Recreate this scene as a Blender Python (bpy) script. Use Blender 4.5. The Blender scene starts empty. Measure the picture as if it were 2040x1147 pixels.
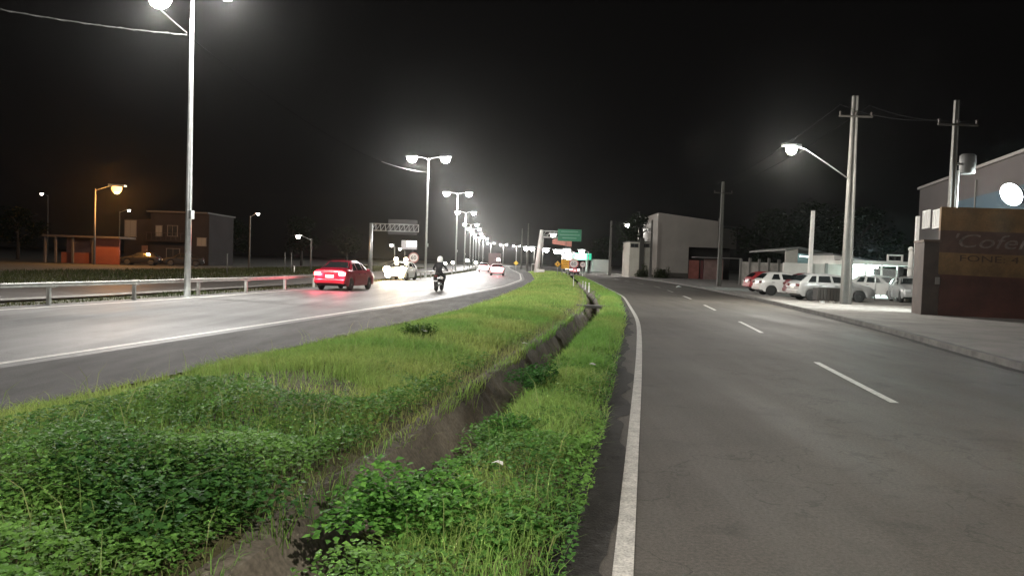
import bpy, bmesh, math, random
import numpy as np
from mathutils import Vector, Matrix

# ------------------------------------------------------------------ camera, world, exposure
SC = bpy.context.scene
COL = SC.collection
R = math.radians
PITCH = math.atan(50.5 / 1500.0)
ROLL = math.atan(0.033)
CAM_Z = 1.6
cam_d = bpy.data.cameras.new("camera")
cam = bpy.data.objects.new("camera", cam_d)
COL.objects.link(cam)
cam_d.sensor_width = 36.0
cam_d.lens = 36.0 * 1500.0 / 2040.0
cam_d.clip_start = 0.05
cam_d.clip_end = 3000.0
CAM_ROT = Matrix.Rotation(math.pi / 2 - PITCH, 3, 'X') @ Matrix.Rotation(ROLL, 3, 'Z')
cam.matrix_world = Matrix.Translation((0, 0, CAM_Z)) @ CAM_ROT.to_4x4()
SC.camera = cam

world = bpy.data.worlds.new("World")
SC.world = world
world.use_nodes = True
wb = world.node_tree.nodes["Background"]
wb.inputs[0].default_value = (1.0, 0.93, 0.90, 1)
wb.inputs[1].default_value = 0.0012

SC.view_settings.view_transform = 'Standard'
SC.view_settings.look = 'None'
SC.view_settings.exposure = 1.0
SC.view_settings.gamma = 1.0
SC.render.engine = 'CYCLES'
SC.cycles.use_denoising = True
try:
    SC.cycles.denoiser = 'OPENIMAGEDENOISE'
except Exception:
    pass
SC.cycles.max_bounces = 6
SC.cycles.diffuse_bounces = 2
SC.cycles.glossy_bounces = 2
SC.cycles.volume_bounces = 0
SC.cycles.transparent_max_bounces = 8
SC.cycles.sample_clamp_indirect = 4.0
SC.cycles.use_light_tree = True
SC.render.filter_size = 2.0

LAMP_W = 5800.0          # one head of a highway lamp
STREET_W = 2900.0        # one lamp on the side road
HAZE_DENSITY = 0.000085

# ------------------------------------------------------------------ photo geometry -> metres
def ray(px, py):
    v = CAM_ROT @ Vector(((px - 1020) / 1500.0, -(py - 573.5) / 1500.0, -1.0))
    return v
def G(px, py, z=0.0):
    """point of the plane at height z seen at a photo pixel"""
    d = ray(px, py)
    t = (z - CAM_Z) / d.z
    return Vector((d.x * t, d.y * t, z))
def P(px, py, Y):
    d = ray(px, py)
    t = Y / d.y
    return Vector((d.x * t, Y, CAM_Z + d.z * t))

def curve(pts):
    pts = sorted(pts)
    py = np.array([p[0] for p in pts], float); px = np.array([p[1] for p in pts], float)
    ys = np.arange(-80, 520, 1.0)
    xs = np.interp(ys, py, px)
    s0 = (px[1] - px[0]) / (py[1] - py[0]); s1 = (px[-1] - px[-2]) / (py[-1] - py[-2])
    xs = np.where(ys < py[0], px[0] + s0 * (ys - py[0]), xs)
    xs = np.where(ys > py[-1], px[-1] + s1 * (ys - py[-1]), xs)
    for k in (7, 5):
        pad = k // 2
        e = np.concatenate([xs[0] - (xs[1] - xs[0]) * np.arange(pad, 0, -1), xs, xs[-1] + (xs[-1] - xs[-2]) * np.arange(1, pad + 1)])
        xs = np.convolve(e, np.ones(k) / k, 'valid')
    return lambda y: np.interp(y, ys, xs)

# highway: left and right white lines; median grass edge; drain; side road: left line, kerb
hw_left = curve([(-60, -28.5), (18.75, -12.75), (25, -11.3), (35, -9.95), (46.5, -8.7), (77, -6.3), (126, -5.4), (200, -8.0), (300, -9.0), (420, -4)])
hw_right = curve([(-60, -20.5), (10.2, -6.9), (14.5, -6.15), (22.2, -4.7), (33.8, -2.7), (50, -0.6), (71, 0.85), (111, 1.1), (200, -0.8), (300, -1.8), (420, 3)])
gr_left = curve([(-60, -17), (0, -6.1), (6.6, -4.7), (11.6, -3.6), (18.9, -2.0), (32, -.45), (47, .8), (71, 2.3), (111, 3.0), (160, 3.0)])
dr_left = curve([(-30, -7.0), (0, -1.98), (2.5, -1.62), (4.04, -1.36), (4.9, -1.20), (6.4, -.95), (11.3, -.15), (23.3, 1.95), (29, 2.85), (40, 3.85), (56, 4.85), (78, 6.2)])
gr_right = curve([(-60, -11), (0, -0.55), (3.9, .28), (7, .8), (14.1, 1.95), (24, 3.62), (40, 5.65), (89, 8.6), (110, 8.7), (140, 7.7), (200, 5.7)])
sr_left = curve([(-60, -10.3), (0, -.06), (3.9, .63), (13, 2.25), (22, 3.75), (40, 5.95), (89, 8.95), (110, 9.05), (140, 8.1), (200, 6.0), (300, 6)])
kerb = curve([(-60, -1.6), (0, 6.9), (13, 8.9), (22.2, 10.8), (39.7, 13.2), (61, 15.3), (76, 16.3), (126, 17.7), (200, 16.5), (300, 16)])
DRAIN_W = 0.82

# ------------------------------------------------------------------ materials
MATS = {}
def nodes_of(m):
    m.use_nodes = True
    nt = m.node_tree
    return nt, nt.nodes, nt.links, nt.nodes["Principled BSDF"]
def mat(name, col, rough=0.6, metal=0.0, var=0.0, scale=3.0, fine=0.0, fscale=60.0, bump=0.0, bscale=40.0, col2=None, emit=None, estr=0.0, spec=0.5, coat=0.0, stretch=None):
    if name in MATS:
        return MATS[name]
    m = bpy.data.materials.new(name); MATS[name] = m
    nt, N, L, b = nodes_of(m)
    b.inputs["Base Color"].default_value = (*col, 1)
    b.inputs["Roughness"].default_value = rough
    b.inputs["Metallic"].default_value = metal
    b.inputs["Specular IOR Level"].default_value = spec
    b.inputs["Coat Weight"].default_value = coat
    b.inputs["Coat Roughness"].default_value = 0.08
    if emit:
        if estr > 12: m.cycles.emission_sampling = 'NONE'
        b.inputs["Emission Color"].default_value = (*emit, 1)
        b.inputs["Emission Strength"].default_value = estr
    if var or fine or bump or col2:
        tc = N.new("ShaderNodeTexCoord"); co = tc.outputs["Object"]
        if stretch:
            mp = N.new("ShaderNodeMapping"); mp.inputs["Scale"].default_value = stretch
            L.new(co, mp.inputs["Vector"]); co = mp.outputs["Vector"]
        n1 = N.new("ShaderNodeTexNoise"); n1.inputs["Scale"].default_value = scale; n1.inputs["Detail"].default_value = 6; n1.inputs["Roughness"].default_value = .62
        L.new(co, n1.inputs["Vector"])
        ramp = N.new("ShaderNodeValToRGB")
        ramp.color_ramp.elements[0].position = .32; ramp.color_ramp.elements[1].position = .68
        c2 = col2 if col2 else tuple(c * (1 + var) for c in col)
        c1 = col if col2 else tuple(c * (1 - var) for c in col)
        ramp.color_ramp.elements[0].color = (*c1, 1); ramp.color_ramp.elements[1].color = (*c2, 1)
        L.new(n1.outputs["Fac"], ramp.inputs["Fac"])
        out = ramp.outputs["Color"]
        if fine:
            n2 = N.new("ShaderNodeTexNoise"); n2.inputs["Scale"].default_value = fscale; n2.inputs["Detail"].default_value = 3
            L.new(tc.outputs["Object"], n2.inputs["Vector"])
            mr = N.new("ShaderNodeMapRange"); mr.inputs["From Min"].default_value = .3; mr.inputs["From Max"].default_value = .7
            mr.inputs["To Min"].default_value = 1 - fine; mr.inputs["To Max"].default_value = 1 + fine
            L.new(n2.outputs["Fac"], mr.inputs["Value"])
            mx = N.new("ShaderNodeVectorMath"); mx.operation = 'SCALE'
            L.new(out, mx.inputs[0]); L.new(mr.outputs["Result"], mx.inputs["Scale"])
            out = mx.outputs["Vector"]
        L.new(out, b.inputs["Base Color"])
        if bump:
            n3 = N.new("ShaderNodeTexNoise"); n3.inputs["Scale"].default_value = bscale; n3.inputs["Detail"].default_value = 4
            L.new(tc.outputs["Object"], n3.inputs["Vector"])
            bp = N.new("ShaderNodeBump"); bp.inputs["Strength"].default_value = bump; bp.inputs["Distance"].default_value = .02
            L.new(n3.outputs["Fac"], bp.inputs["Height"]); L.new(bp.outputs["Normal"], b.inputs["Normal"])
    return m

def asphalt(name, base, rough, spec, track, seed):
    m = bpy.data.materials.new(name); nt, N, L, b = nodes_of(m)
    tc = N.new("ShaderNodeTexCoord"); co = tc.outputs["Object"]
    def noise(scale, lo, hi, a, c, stretch=None, detail=5, off=0.0):
        mp = N.new("ShaderNodeMapping"); mp.inputs["Scale"].default_value = stretch or (1, 1, 1); mp.inputs["Location"].default_value = (off, seed, 0)
        L.new(co, mp.inputs["Vector"])
        n = N.new("ShaderNodeTexNoise"); n.inputs["Scale"].default_value = scale; n.inputs["Detail"].default_value = detail; n.inputs["Roughness"].default_value = .6
        L.new(mp.outputs["Vector"], n.inputs["Vector"])
        mr = N.new("ShaderNodeMapRange"); mr.inputs["From Min"].default_value = lo; mr.inputs["From Max"].default_value = hi; mr.inputs["To Min"].default_value = a; mr.inputs["To Max"].default_value = c
        L.new(n.outputs["Fac"], mr.inputs["Value"]); return mr.outputs["Result"]
    def mul(a, c):
        x = N.new("ShaderNodeMath"); x.operation = 'MULTIPLY'; L.new(a, x.inputs[0]); L.new(c, x.inputs[1]); return x.outputs[0]
    f = noise(.35, .35, .65, .82, 1.18)
    f = mul(f, noise(1.0, .35, .65, 1 - track, 1 + track, (1.6, .10, 1), 3))         # worn lengthwise tracks
    f = mul(f, noise(1.7, .57, .68, 1.0, .72, None, 6, 9.0))                          # oil and damp stains
    f = mul(f, noise(38, .3, .7, .72, 1.28, None, 2))                                 # coarse stone
    f = mul(f, noise(150, .3, .7, .65, 1.35, None, 2))
    v = N.new("ShaderNodeVectorMath"); v.operation = 'SCALE'; v.inputs[0].default_value = base; L.new(f, v.inputs["Scale"])
    # fine cracks
    mp = N.new("ShaderNodeMapping"); mp.inputs["Scale"].default_value = (.28, .12, 1); L.new(co, mp.inputs["Vector"])
    wn = N.new("ShaderNodeTexNoise"); wn.inputs["Scale"].default_value = 1.2; wn.inputs["Detail"].default_value = 6; L.new(co, wn.inputs["Vector"])
    ad = N.new("ShaderNodeMixRGB"); ad.blend_type = 'LINEAR_LIGHT'; ad.inputs[0].default_value = .35; L.new(mp.outputs[0], ad.inputs[1]); L.new(wn.outputs["Color"], ad.inputs[2])
    vo = N.new("ShaderNodeTexVoronoi"); vo.feature = 'DISTANCE_TO_EDGE'; vo.inputs["Scale"].default_value = 1.0; L.new(ad.outputs[0], vo.inputs["Vector"])
    cr = N.new("ShaderNodeMapRange"); cr.inputs["From Min"].default_value = .0; cr.inputs["From Max"].default_value = .006; cr.inputs["To Min"].default_value = .55; cr.inputs["To Max"].default_value = 1
    L.new(vo.outputs["Distance"], cr.inputs["Value"])
    v2 = N.new("ShaderNodeVectorMath"); v2.operation = 'SCALE'; L.new(v.outputs["Vector"], v2.inputs[0]); L.new(cr.outputs["Result"], v2.inputs["Scale"])
    L.new(v2.outputs["Vector"], b.inputs["Base Color"])
    b.inputs["Roughness"].default_value = rough; b.inputs["Specular IOR Level"].default_value = spec
    rn = noise(.9, .35, .65, rough - .05, rough + .06, (1.5, .12, 1), 3, 4.0); L.new(rn, b.inputs["Roughness"])
    n3 = N.new("ShaderNodeTexNoise"); n3.inputs["Scale"].default_value = 120; n3.inputs["Detail"].default_value = 3; L.new(co, n3.inputs["Vector"])
    bp = N.new("ShaderNodeBump"); bp.inputs["Strength"].default_value = .35; bp.inputs["Distance"].default_value = .012
    L.new(n3.outputs["Fac"], bp.inputs["Height"]); L.new(bp.outputs["Normal"], b.inputs["Normal"])
    return m
M_ASPH = asphalt("asphalt_side_road", (.064, .0565, .0475), .72, .26, .07, 0.0)
M_HWAY = asphalt("asphalt_highway", (.084, .083, .081), .60, .27, .22, 5.0)
M_SHOULD = mat("asphalt_shoulder", (.024, .0235, .022), rough=.85, spec=.25, col2=(.075, .075, .071), scale=1.1, fine=.35, fscale=70, bump=.6, bscale=90, stretch=(2.2, .5, 1))
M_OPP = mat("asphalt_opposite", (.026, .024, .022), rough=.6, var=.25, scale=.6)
M_PAINT = mat("road_paint", (.40, .385, .355), rough=.6, var=.28, scale=7, fine=.38, fscale=70)
M_WALK = mat("sidewalk_concrete", (.17, .16, .145), rough=.85, var=.28, scale=.8, fine=.25, fscale=45, bump=.4, bscale=50)
M_KERB = mat("kerb_concrete", (.085, .082, .074), rough=.85, var=.4, scale=2.5)
M_SOIL = mat("soil", (.085, .075, .034), rough=.95, var=.5, scale=3, bump=.6, bscale=25)
M_DARK_EDGE = mat("dark_edge", (.012, .010, .008), rough=.95, var=.5, scale=6, bump=.6, bscale=60)
M_GROUND = mat("ground_earth", (.030, .030, .018), rough=.95, var=.45, scale=.35, bump=.5, bscale=8)
M_DRAIN = mat("drain_concrete", (.046, .038, .028), rough=.92, col2=(.22, .19, .15), scale=.9, fine=.3, fscale=30, bump=.5, bscale=25)
M_CONC = mat("pole_concrete", (.082, .079, .071), rough=.8, var=.15, scale=4, fine=.12, fscale=50)
M_GALV = mat("galvanised_steel", (.46, .47, .46), rough=.42, metal=.75, var=.12, scale=6)
M_DMETAL = mat("dark_metal", (.03, .03, .03), rough=.55, metal=.4, var=.2, scale=5)
M_RAIL = mat("rail_steel", (.34, .335, .31), rough=.5, metal=.35, var=.2, scale=4)
M_BLACK = mat("black_rubber", (.012, .012, .012), rough=.8)
M_GLASS = mat("dark_glass", (.012, .014, .015), rough=.08, spec=.6)
M_RIM = mat("alloy_rim", (.45, .45, .45), rough=.35, metal=.7)
M_CABLE = mat("cable", (.075, .075, .072), rough=.8, spec=.1); M_CABLE_D = mat("cable_dark", (.008, .008, .008), rough=1, spec=.0)
M_WHITEP = mat("white_paint", (.72, .71, .68), rough=.6, var=.08, scale=6)
M_LENS = mat("lamp_lens_white", (.9, .9, .9), emit=(1, .985, .95), estr=70)
M_LENS_W = mat("lamp_lens_warm", (.9, .9, .9), emit=(1, .95, .82), estr=70)
M_LENS_O = mat("lamp_lens_sodium", (.9, .7, .4), emit=(1, .47, .12), estr=2.2)
M_LENS_D = mat("lamp_lens_distant", (.9, .9, .9), emit=(1, .93, .82), estr=25)
M_TAIL = mat("tail_lamp_lit", (.6, .02, .03), emit=(1, .20, .24), estr=11.5)
M_TAIL_HOT = mat("brake_lamp_lit", (.8, .2, .2), emit=(1, .45, .47), estr=18)
M_TAIL_OFF = mat("tail_lamp_unlit", (.07, .012, .012), rough=.5, spec=.2)
M_HEAD = mat("head_lamp_lit", (1, 1, 1), emit=(1, .80, .52), estr=20)
M_HEAD_OFF = mat("head_lamp_unlit", (.5, .52, .52), rough=.12)
M_PLATE = mat("number_plate", (.6, .6, .58), rough=.5)
M_PLATE_LIT = mat("number_plate_lit", (.8, .75, .75), emit=(1, .72, .75), estr=1.0)

# ------------------------------------------------------------------ object helpers
def tag(o, label=None, cat=None, group=None, kind=None):
    if label: o["label"] = label
    if cat: o["category"] = cat
    if group: o["group"] = group
    if kind: o["kind"] = kind
    return o
def empty(name, loc=(0, 0, 0), rz=0.0, label=None, cat=None, group=None):
    o = bpy.data.objects.new(name, None)
    COL.objects.link(o)
    o.location = loc; o.rotation_euler = (0, 0, rz)
    o.empty_display_size = .2
    return tag(o, label, cat, group)
def copy_tree(o, parent=None):
    c = o.copy(); COL.objects.link(c)
    if parent is not None: c.parent = parent
    for ch in list(o.children): copy_tree(ch, c)
    return c

class MB:
    def __init__(self): self.bm = bmesh.new(); self.slot = 0
    def face(self, pts, smooth=False):
        f = self.bm.faces.new([self.bm.verts.new(p) for p in pts]); f.material_index = self.slot; f.smooth = smooth
        return f
    def box(self, c, s, rz=0.0, bevel=0.0, rot=None):
        m = Matrix.Translation(c) @ (rot.to_4x4() if rot is not None else Matrix.Rotation(rz, 4, 'Z')) @ Matrix.Diagonal((*s, 1))
        r = bmesh.ops.create_cube(self.bm, size=1.0, matrix=m)
        vs = r["verts"]
        fs = {f for v in vs for f in v.link_faces}
        for f in fs: f.material_index = self.slot
        if bevel:
            es = list({e for v in vs for e in v.link_edges})
            bmesh.ops.bevel(self.bm, geom=es, offset=bevel, segments=2, affect='EDGES', profile=.5)
        return self
    def box2(self, a, b, bevel=0.0):
        a = Vector(a); b = Vector(b)
        return self.box((a + b) / 2, (abs(b.x - a.x), abs(b.y - a.y), abs(b.z - a.z)), bevel=bevel)
    def tube(self, pts, radii, n=8, caps=True, flat=1.0):
        pts = [Vector(p) for p in pts]
        if not hasattr(radii, "__len__"): radii = [radii] * len(pts)
        rings = []
        for i, p in enumerate(pts):
            d = (pts[min(i + 1, len(pts) - 1)] - pts[max(i - 1, 0)]).normalized()
            ref = Vector((0, 0, 1)) if abs(d.z) < .9 else Vector((1, 0, 0))
            u = d.cross(ref).normalized(); w = u.cross(d)
            rings.append([self.bm.verts.new(p + (u * math.cos(2 * math.pi * k / n) + w * flat * math.sin(2 * math.pi * k / n)) * radii[i]) for k in range(n)])
        for a, b in zip(rings, rings[1:]):
            for k in range(n):
                f = self.bm.faces.new((a[k], a[(k + 1) % n], b[(k + 1) % n], b[k])); f.smooth = n > 5; f.material_index = self.slot
        if caps:
            for rg in (rings[0][::-1], rings[-1]):
                f = self.bm.faces.new(rg); f.material_index = self.slot
        return self
    def prism(self, poly, a, b):
        """polygon in (u,v) swept from frame a to frame b, each = (origin, udir, vdir)"""
        r0 = [self.bm.verts.new(Vector(a[0]) + Vector(a[1]) * u + Vector(a[2]) * v) for u, v in poly]
        r1 = [self.bm.verts.new(Vector(b[0]) + Vector(b[1]) * u + Vector(b[2]) * v) for u, v in poly]
        n = len(poly)
        for k in range(n):
            f = self.bm.faces.new((r0[k], r0[(k + 1) % n], r1[(k + 1) % n], r1[k])); f.material_index = self.slot
        for rg in (r0[::-1], r1):
            f = self.bm.faces.new(rg); f.material_index = self.slot
        return self
    def lathe(self, prof, c=(0, 0, 0), axis='Z', n=20, smooth=True):
        """profile of (radius, height) turned about an axis through c"""
        c = Vector(c); rings = []
        for r, h in prof:
            ring = []
            for k in range(n):
                a = 2 * math.pi * k / n
                x, y = r * math.cos(a), r * math.sin(a)
                p = {'Z': (x, y, h), 'Y': (x, h, y), 'X': (h, x, y)}[axis]
                ring.append(self.bm.verts.new(c + Vector(p)))
            rings.append(ring)
        for a, b in zip(rings, rings[1:]):
            for k in range(n):
                f = self.bm.faces.new((a[k], a[(k + 1) % n], b[(k + 1) % n], b[k])); f.smooth = smooth; f.material_index = self.slot
        for rg in (rings[0], rings[-1]):
            f = self.bm.faces.new(rg); f.material_index = self.slot
        return self
    def build(self, name, mats, parent=None, loc=None):
        bmesh.ops.remove_doubles(self.bm, verts=self.bm.verts, dist=1e-5)
        bmesh.ops.recalc_face_normals(self.bm, faces=self.bm.faces)
        me = bpy.data.meshes.new(name); self.bm.to_mesh(me); self.bm.free()
        for m in (mats if isinstance(mats, (list, tuple)) else [mats]): me.materials.append(m)
        o = bpy.data.objects.new(name, me); COL.objects.link(o)
        if parent is not None: o.parent = parent
        if loc is not None: o.location = loc
        return o

def text_mesh(txt, size, mat_, name, parent, mtx, depth=.004, shear=0.0, width=1.0, align='LEFT', span=None):
    cu = bpy.data.curves.new("lettering", 'FONT')
    cu.body = txt; cu.size = size; cu.extrude = depth; cu.shear = shear; cu.align_x = align
    cu.resolution_u = 3
    o = bpy.data.objects.new("lettering_tmp", cu); COL.objects.link(o)
    dg = bpy.context.evaluated_depsgraph_get()
    me = bpy.data.meshes.new_from_object(o.evaluated_get(dg))
    bpy.data.objects.remove(o)
    if span:
        xs_ = [v.co.x for v in me.vertices]; me.transform(Matrix.Translation((-min(xs_), 0, 0))); width = span / (max(xs_) - min(xs_))
    me.transform(Matrix.Diagonal((width, 1, 1, 1)))
    me.transform(mtx)
    me.materials.clear(); me.materials.append(mat_)
    t = bpy.data.objects.new(name, me); COL.objects.link(t)
    t.parent = parent
    return t

def raw_mesh(name, verts, loops, starts, totals, mats, colors=None, smooth=False):
    me = bpy.data.meshes.new(name)
    me.vertices.add(len(verts)); me.vertices.foreach_set("co", verts.astype(np.float32).ravel())
    me.loops.add(len(loops)); me.loops.foreach_set("vertex_index", loops.astype(np.int32))
    me.polygons.add(len(starts)); me.polygons.foreach_set("loop_start", starts.astype(np.int32))
    me.polygons.foreach_set("loop_total", totals.astype(np.int32))
    me.update(calc_edges=True)
    if colors is not None:
        at = me.color_attributes.new("tint", 'FLOAT_COLOR', 'POINT')
        c4 = np.ones((len(verts), 4), np.float32); c4[:, :3] = colors
        at.data.foreach_set("color", c4.ravel())
    me.materials.append(mats)
    o = bpy.data.objects.new(name, me); COL.objects.link(o)
    return o

def lamp_light(name, parent, loc, power, color=(1, .97, .92), spot=None, aim=None, size=.12, blend=1.0):
    ld = bpy.data.lights.new(name, 'SPOT' if spot else 'POINT')
    ld.energy = power; ld.color = color; ld.shadow_soft_size = size
    if spot: ld.spot_size = R(spot); ld.spot_blend = blend
    o = bpy.data.objects.new(name, ld); COL.objects.link(o)
    o.parent = parent; o.location = loc
    if aim is not None:
        o.rotation_euler = Vector(aim).to_track_quat('-Z', 'Y').to_euler()
    return o

# ------------------------------------------------------------------ setting: ground and roads
def strip(name, fa, fb, ys, z, m, cols=1, parent=None, kind='structure', zf=None):
    b = MB(); rows = []
    for y in ys:
        a, c = float(fa(y)), float(fb(y))
        rows.append([b.bm.verts.new((a + (c - a) * k / cols, y, z if zf is None else zf(a + (c - a) * k / cols, y, k / cols))) for k in range(cols + 1)])
    for r0, r1 in zip(rows, rows[1:]):
        for k in range(cols):
            f = b.bm.faces.new((r0[k], r0[k + 1], r1[k + 1], r1[k])); f.smooth = True
    o = b.build(name, m, parent)
    if parent is None: tag(o, kind=kind)
    for p in o.data.polygons:
        if p.normal.z < 0: p.flip()
    return o

YL = [y for y in range(-50, 10, 5)] + [y * 1.0 for y in range(10, 130, 2)] + list(range(130, 460, 10))
YM = [y for y in np.concatenate([np.arange(-30, 0, 3), np.arange(0, 30, .5), np.arange(30, 141, 1.5)])]
# ground: one sheet with the slot of the median (its own mesh, because of the drain) left open
b = MB()
def gquad(fa, fb, ys):
    for y0, y1 in zip(ys, ys[1:]):
        b.face([(fa(y0), y0, -.03), (fb(y0), y0, -.03), (fb(y1), y1, -.03), (fa(y1), y1, -.03)])
ysg = list(range(-60, 142, 3))
gquad(lambda y: -900, lambda y: float(gr_left(y)) - .6, ysg)
gquad(lambda y: float(gr_right(y)) + .35, lambda y: 900, ysg)
gquad(lambda y: -900, lambda y: 900, [141, 1400])
gquad(lambda y: -900, lambda y: 900, [-200, -60])
ground = tag(b.build("ground", M_GROUND), kind='structure')

highway = strip("highway", lambda y: hw_left(y) - .9, lambda y: np.minimum(gr_left(y) + .3, hw_right(y) + 2.6), YL, 0.0, M_HWAY, 4)
strip("edge_line", lambda y: hw_left(y) - .07, lambda y: hw_left(y) + .07, YL, .005, M_PAINT, 1, highway)
strip("edge_line", lambda y: hw_right(y) - .075, lambda y: hw_right(y) + .075, YL, .005, M_PAINT, 1, highway)
strip("shoulder", lambda y: hw_right(y) + .35, lambda y: np.minimum(gr_left(y) + .28, hw_right(y) + 2.58), YL, .004, M_SHOULD, 2, highway)
opposite = strip("opposite_road", lambda y: hw_left(y) - 10.5, lambda y: hw_left(y) - 2.9, YL, -.012, M_OPP, 2)
side_road = strip("side_road", lambda y: gr_right(y) - .25, lambda y: kerb(y), YL, 0.0, M_ASPH, 4)
strip("edge_line", lambda y: sr_left(y) - .055, lambda y: sr_left(y) + .055, [y for y in np.arange(-10, 60, 1.0)] + list(range(60, 140, 4)), .005, M_PAINT, 1, side_road)
cl = curve([(-60, -6.0), (0, 3.4), (9.4, 4.85), (13.4, 5.45), (19.3, 6.5), (23.3, 7.1), (40, 9.5), (61, 11.9), (89, 12.6), (126, 13)])
for k in range(-1, 9):
    y0 = 9.4 + 10 * k
    strip("lane_dash", lambda y: cl(y) - .055, lambda y: cl(y) + .055, np.linspace(y0, y0 + 4, 5), .005, M_PAINT, 1, side_road)
# kerb and sidewalk of the right-hand side
kb = strip("kerb", lambda y: kerb(y), lambda y: kerb(y) + .16, YL, .13, M_KERB, 1)
b = MB()
for y0, y1 in zip(YL, YL[1:]):
    b.face([(kerb(y0), y0, -.02), (kerb(y1), y1, -.02), (kerb(y1), y1, .13), (kerb(y0), y0, .13)])
fb_ = b.build("kerb_face", M_KERB, kb)
sidewalk = strip("sidewalk", lambda y: kerb(y) + .16, lambda y: kerb(y) + .16 + (14 if y > 27 else 7.2), YL, .126, M_WALK, 4)
# low kerb on the far side of the guard rail
strip("verge_kerb", lambda y: hw_left(y) - 2.9, lambda y: hw_left(y) - 2.3, YL, .06, M_KERB, 1)

# ---- value noise for planting
rng = np.random.default_rng(7)
_lat = rng.random((256, 256))
def vnoise(x, y, s):
    x = np.asarray(x) * s; y = np.asarray(y) * s
    xi = np.floor(x).astype(int); yi = np.floor(y).astype(int)
    fx = x - xi; fy = y - yi
    fx = fx * fx * (3 - 2 * fx); fy = fy * fy * (3 - 2 * fy)
    a = _lat[xi % 256, yi % 256]; b_ = _lat[(xi + 1) % 256, yi % 256]; c = _lat[xi % 256, (yi + 1) % 256]; d = _lat[(xi + 1) % 256, (yi + 1) % 256]
    return (a * (1 - fx) + b_ * fx) * (1 - fy) + (c * (1 - fx) + d * fx) * fy
def fbm(x, y, s):
    return .55 * vnoise(x, y, s) + .3 * vnoise(x + 31, y + 17, s * 2.1) + .15 * vnoise(x + 7, y + 83, s * 4.3)

def z_med_left(x, y):
    a = gr_left(y); c = dr_left(y)
    t = np.clip((x - a) / np.maximum(c - a, .1), 0, 1)
    return -.01 + .20 * np.sin(np.pi * np.clip(t, 0, 1)) ** .8 + .05 * (fbm(x, y, .9) - .5) * np.sin(np.pi * t)
def z_med_right(x, y):
    a = dr_left(y) + DRAIN_W; c = gr_right(y)
    t = np.clip((x - a) / np.maximum(c - a, .1), 0, 1)
    return -.01 + .06 * np.sin(np.pi * t)
median = strip("median_ground", lambda y: gr_left(y) - .7, lambda y: dr_left(y), YM, 0, M_SOIL, 12, None, 'structure',
      lambda x, y, t: float(z_med_left(x, y)) if x > float(gr_left(y)) else -.045)
strip("median_ground", lambda y: dr_left(y) + DRAIN_W, lambda y: gr_right(y) + .4, YM, 0, M_SOIL, 8, None, 'structure',
      lambda x, y, t: float(z_med_right(x, y)) if x < float(gr_right(y)) else -.045)
strip("gutter_dirt", lambda y: kerb(y) - .10 - .22 * fbm(5.5, y, .8), lambda y: kerb(y) - .002, np.arange(2, 90, .4), .004, M_DARK_EDGE, 1)
# dark strip laid along the side-road asphalt, an uneven fringe
b = MB(); ysd = list(np.arange(-2, 60, .12)); rows = []
for y in ysd:
    w = .16 + .62 * float(fbm(3.3, y, 1.3)) ** 2 * (1 if y < 22 else max(.1, (34 - y) / 12))
    if y > 12: w *= .75
    rows.append((float(gr_right(y)) - .22, min(float(gr_right(y)) + w, float(sr_left(y)) - .06), y))
for r0, r1 in zip(rows, rows[1:]):
    b.face([(r0[0], r0[2], .004), (r0[1], r0[2], .004), (r1[1], r1[2], .004), (r1[0], r1[2], .004)])
tag(b.build("dark_fringe", M_DARK_EDGE), kind='structure')

# ------------------------------------------------------------------ drain between the roads
b = MB(); yd = np.concatenate([np.arange(-6, 26, .12), np.arange(26, 79, .5)])
prof = [(-.12, .04), (-.04, .05), (.02, .03), (.09, -.09), (.16, -.20), (.22, -.30), (.28, -.40), (.34, -.43), (.42, -.42), (.50, -.40), (.57, -.30), (.65, -.19), (.73, -.08), (DRAIN_W, .02), (DRAIN_W + .08, .03)]
rows = []
for i, y in enumerate(yd):
    seg = int((y + 20) // 1.15); jit = (random.Random(seg).random() - .5) * .16
    row = []
    for k, (u, v) in enumerate(prof):
        n_ = float(fbm(u * 2 + 40, y, 2.6)) - .5; n2 = float(vnoise(u * 3, y + 60, 7.0)) - .5
        row.append(b.bm.verts.new((float(dr_left(y)) + u + jit * (.8 if 1 < k < 8 else .3) + n_ * (.05 if k < 7 else .10) + n2 * .025, y, v + n_ * (.10 if 6 < k < 10 else .04) + n2 * .02)))
    rows.append(row)
for r0, r1 in zip(rows, rows[1:]):
    for k in range(len(prof) - 1): b.bm.faces.new((r0[k], r0[k + 1], r1[k + 1], r1[k]))
drain = tag(b.build("drainage_channel", M_DRAIN), "open concrete drainage channel sunk in the grass between the two roads", "drain")
s0 = G(1167, 607, .12); s1 = G(1203, 612, .12)
sl = empty("slab_bridge", ((s0.x + s1.x) / 2, s0.y, 0), R(-4), "flat concrete slab laid across the drainage channel", "slab")
b = MB(); b.box((0, 0, .06), (1.25, .55, .11), bevel=.015); b.build("slab", M_CONC, sl)
b = MB(); b.box((-.47, 0, -.12), (.14, .45, .26)); b.build("support", M_DRAIN, sl)
b = MB(); b.box((.47, 0, -.12), (.14, .45, .26)); b.build("support", M_DRAIN, sl)

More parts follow.
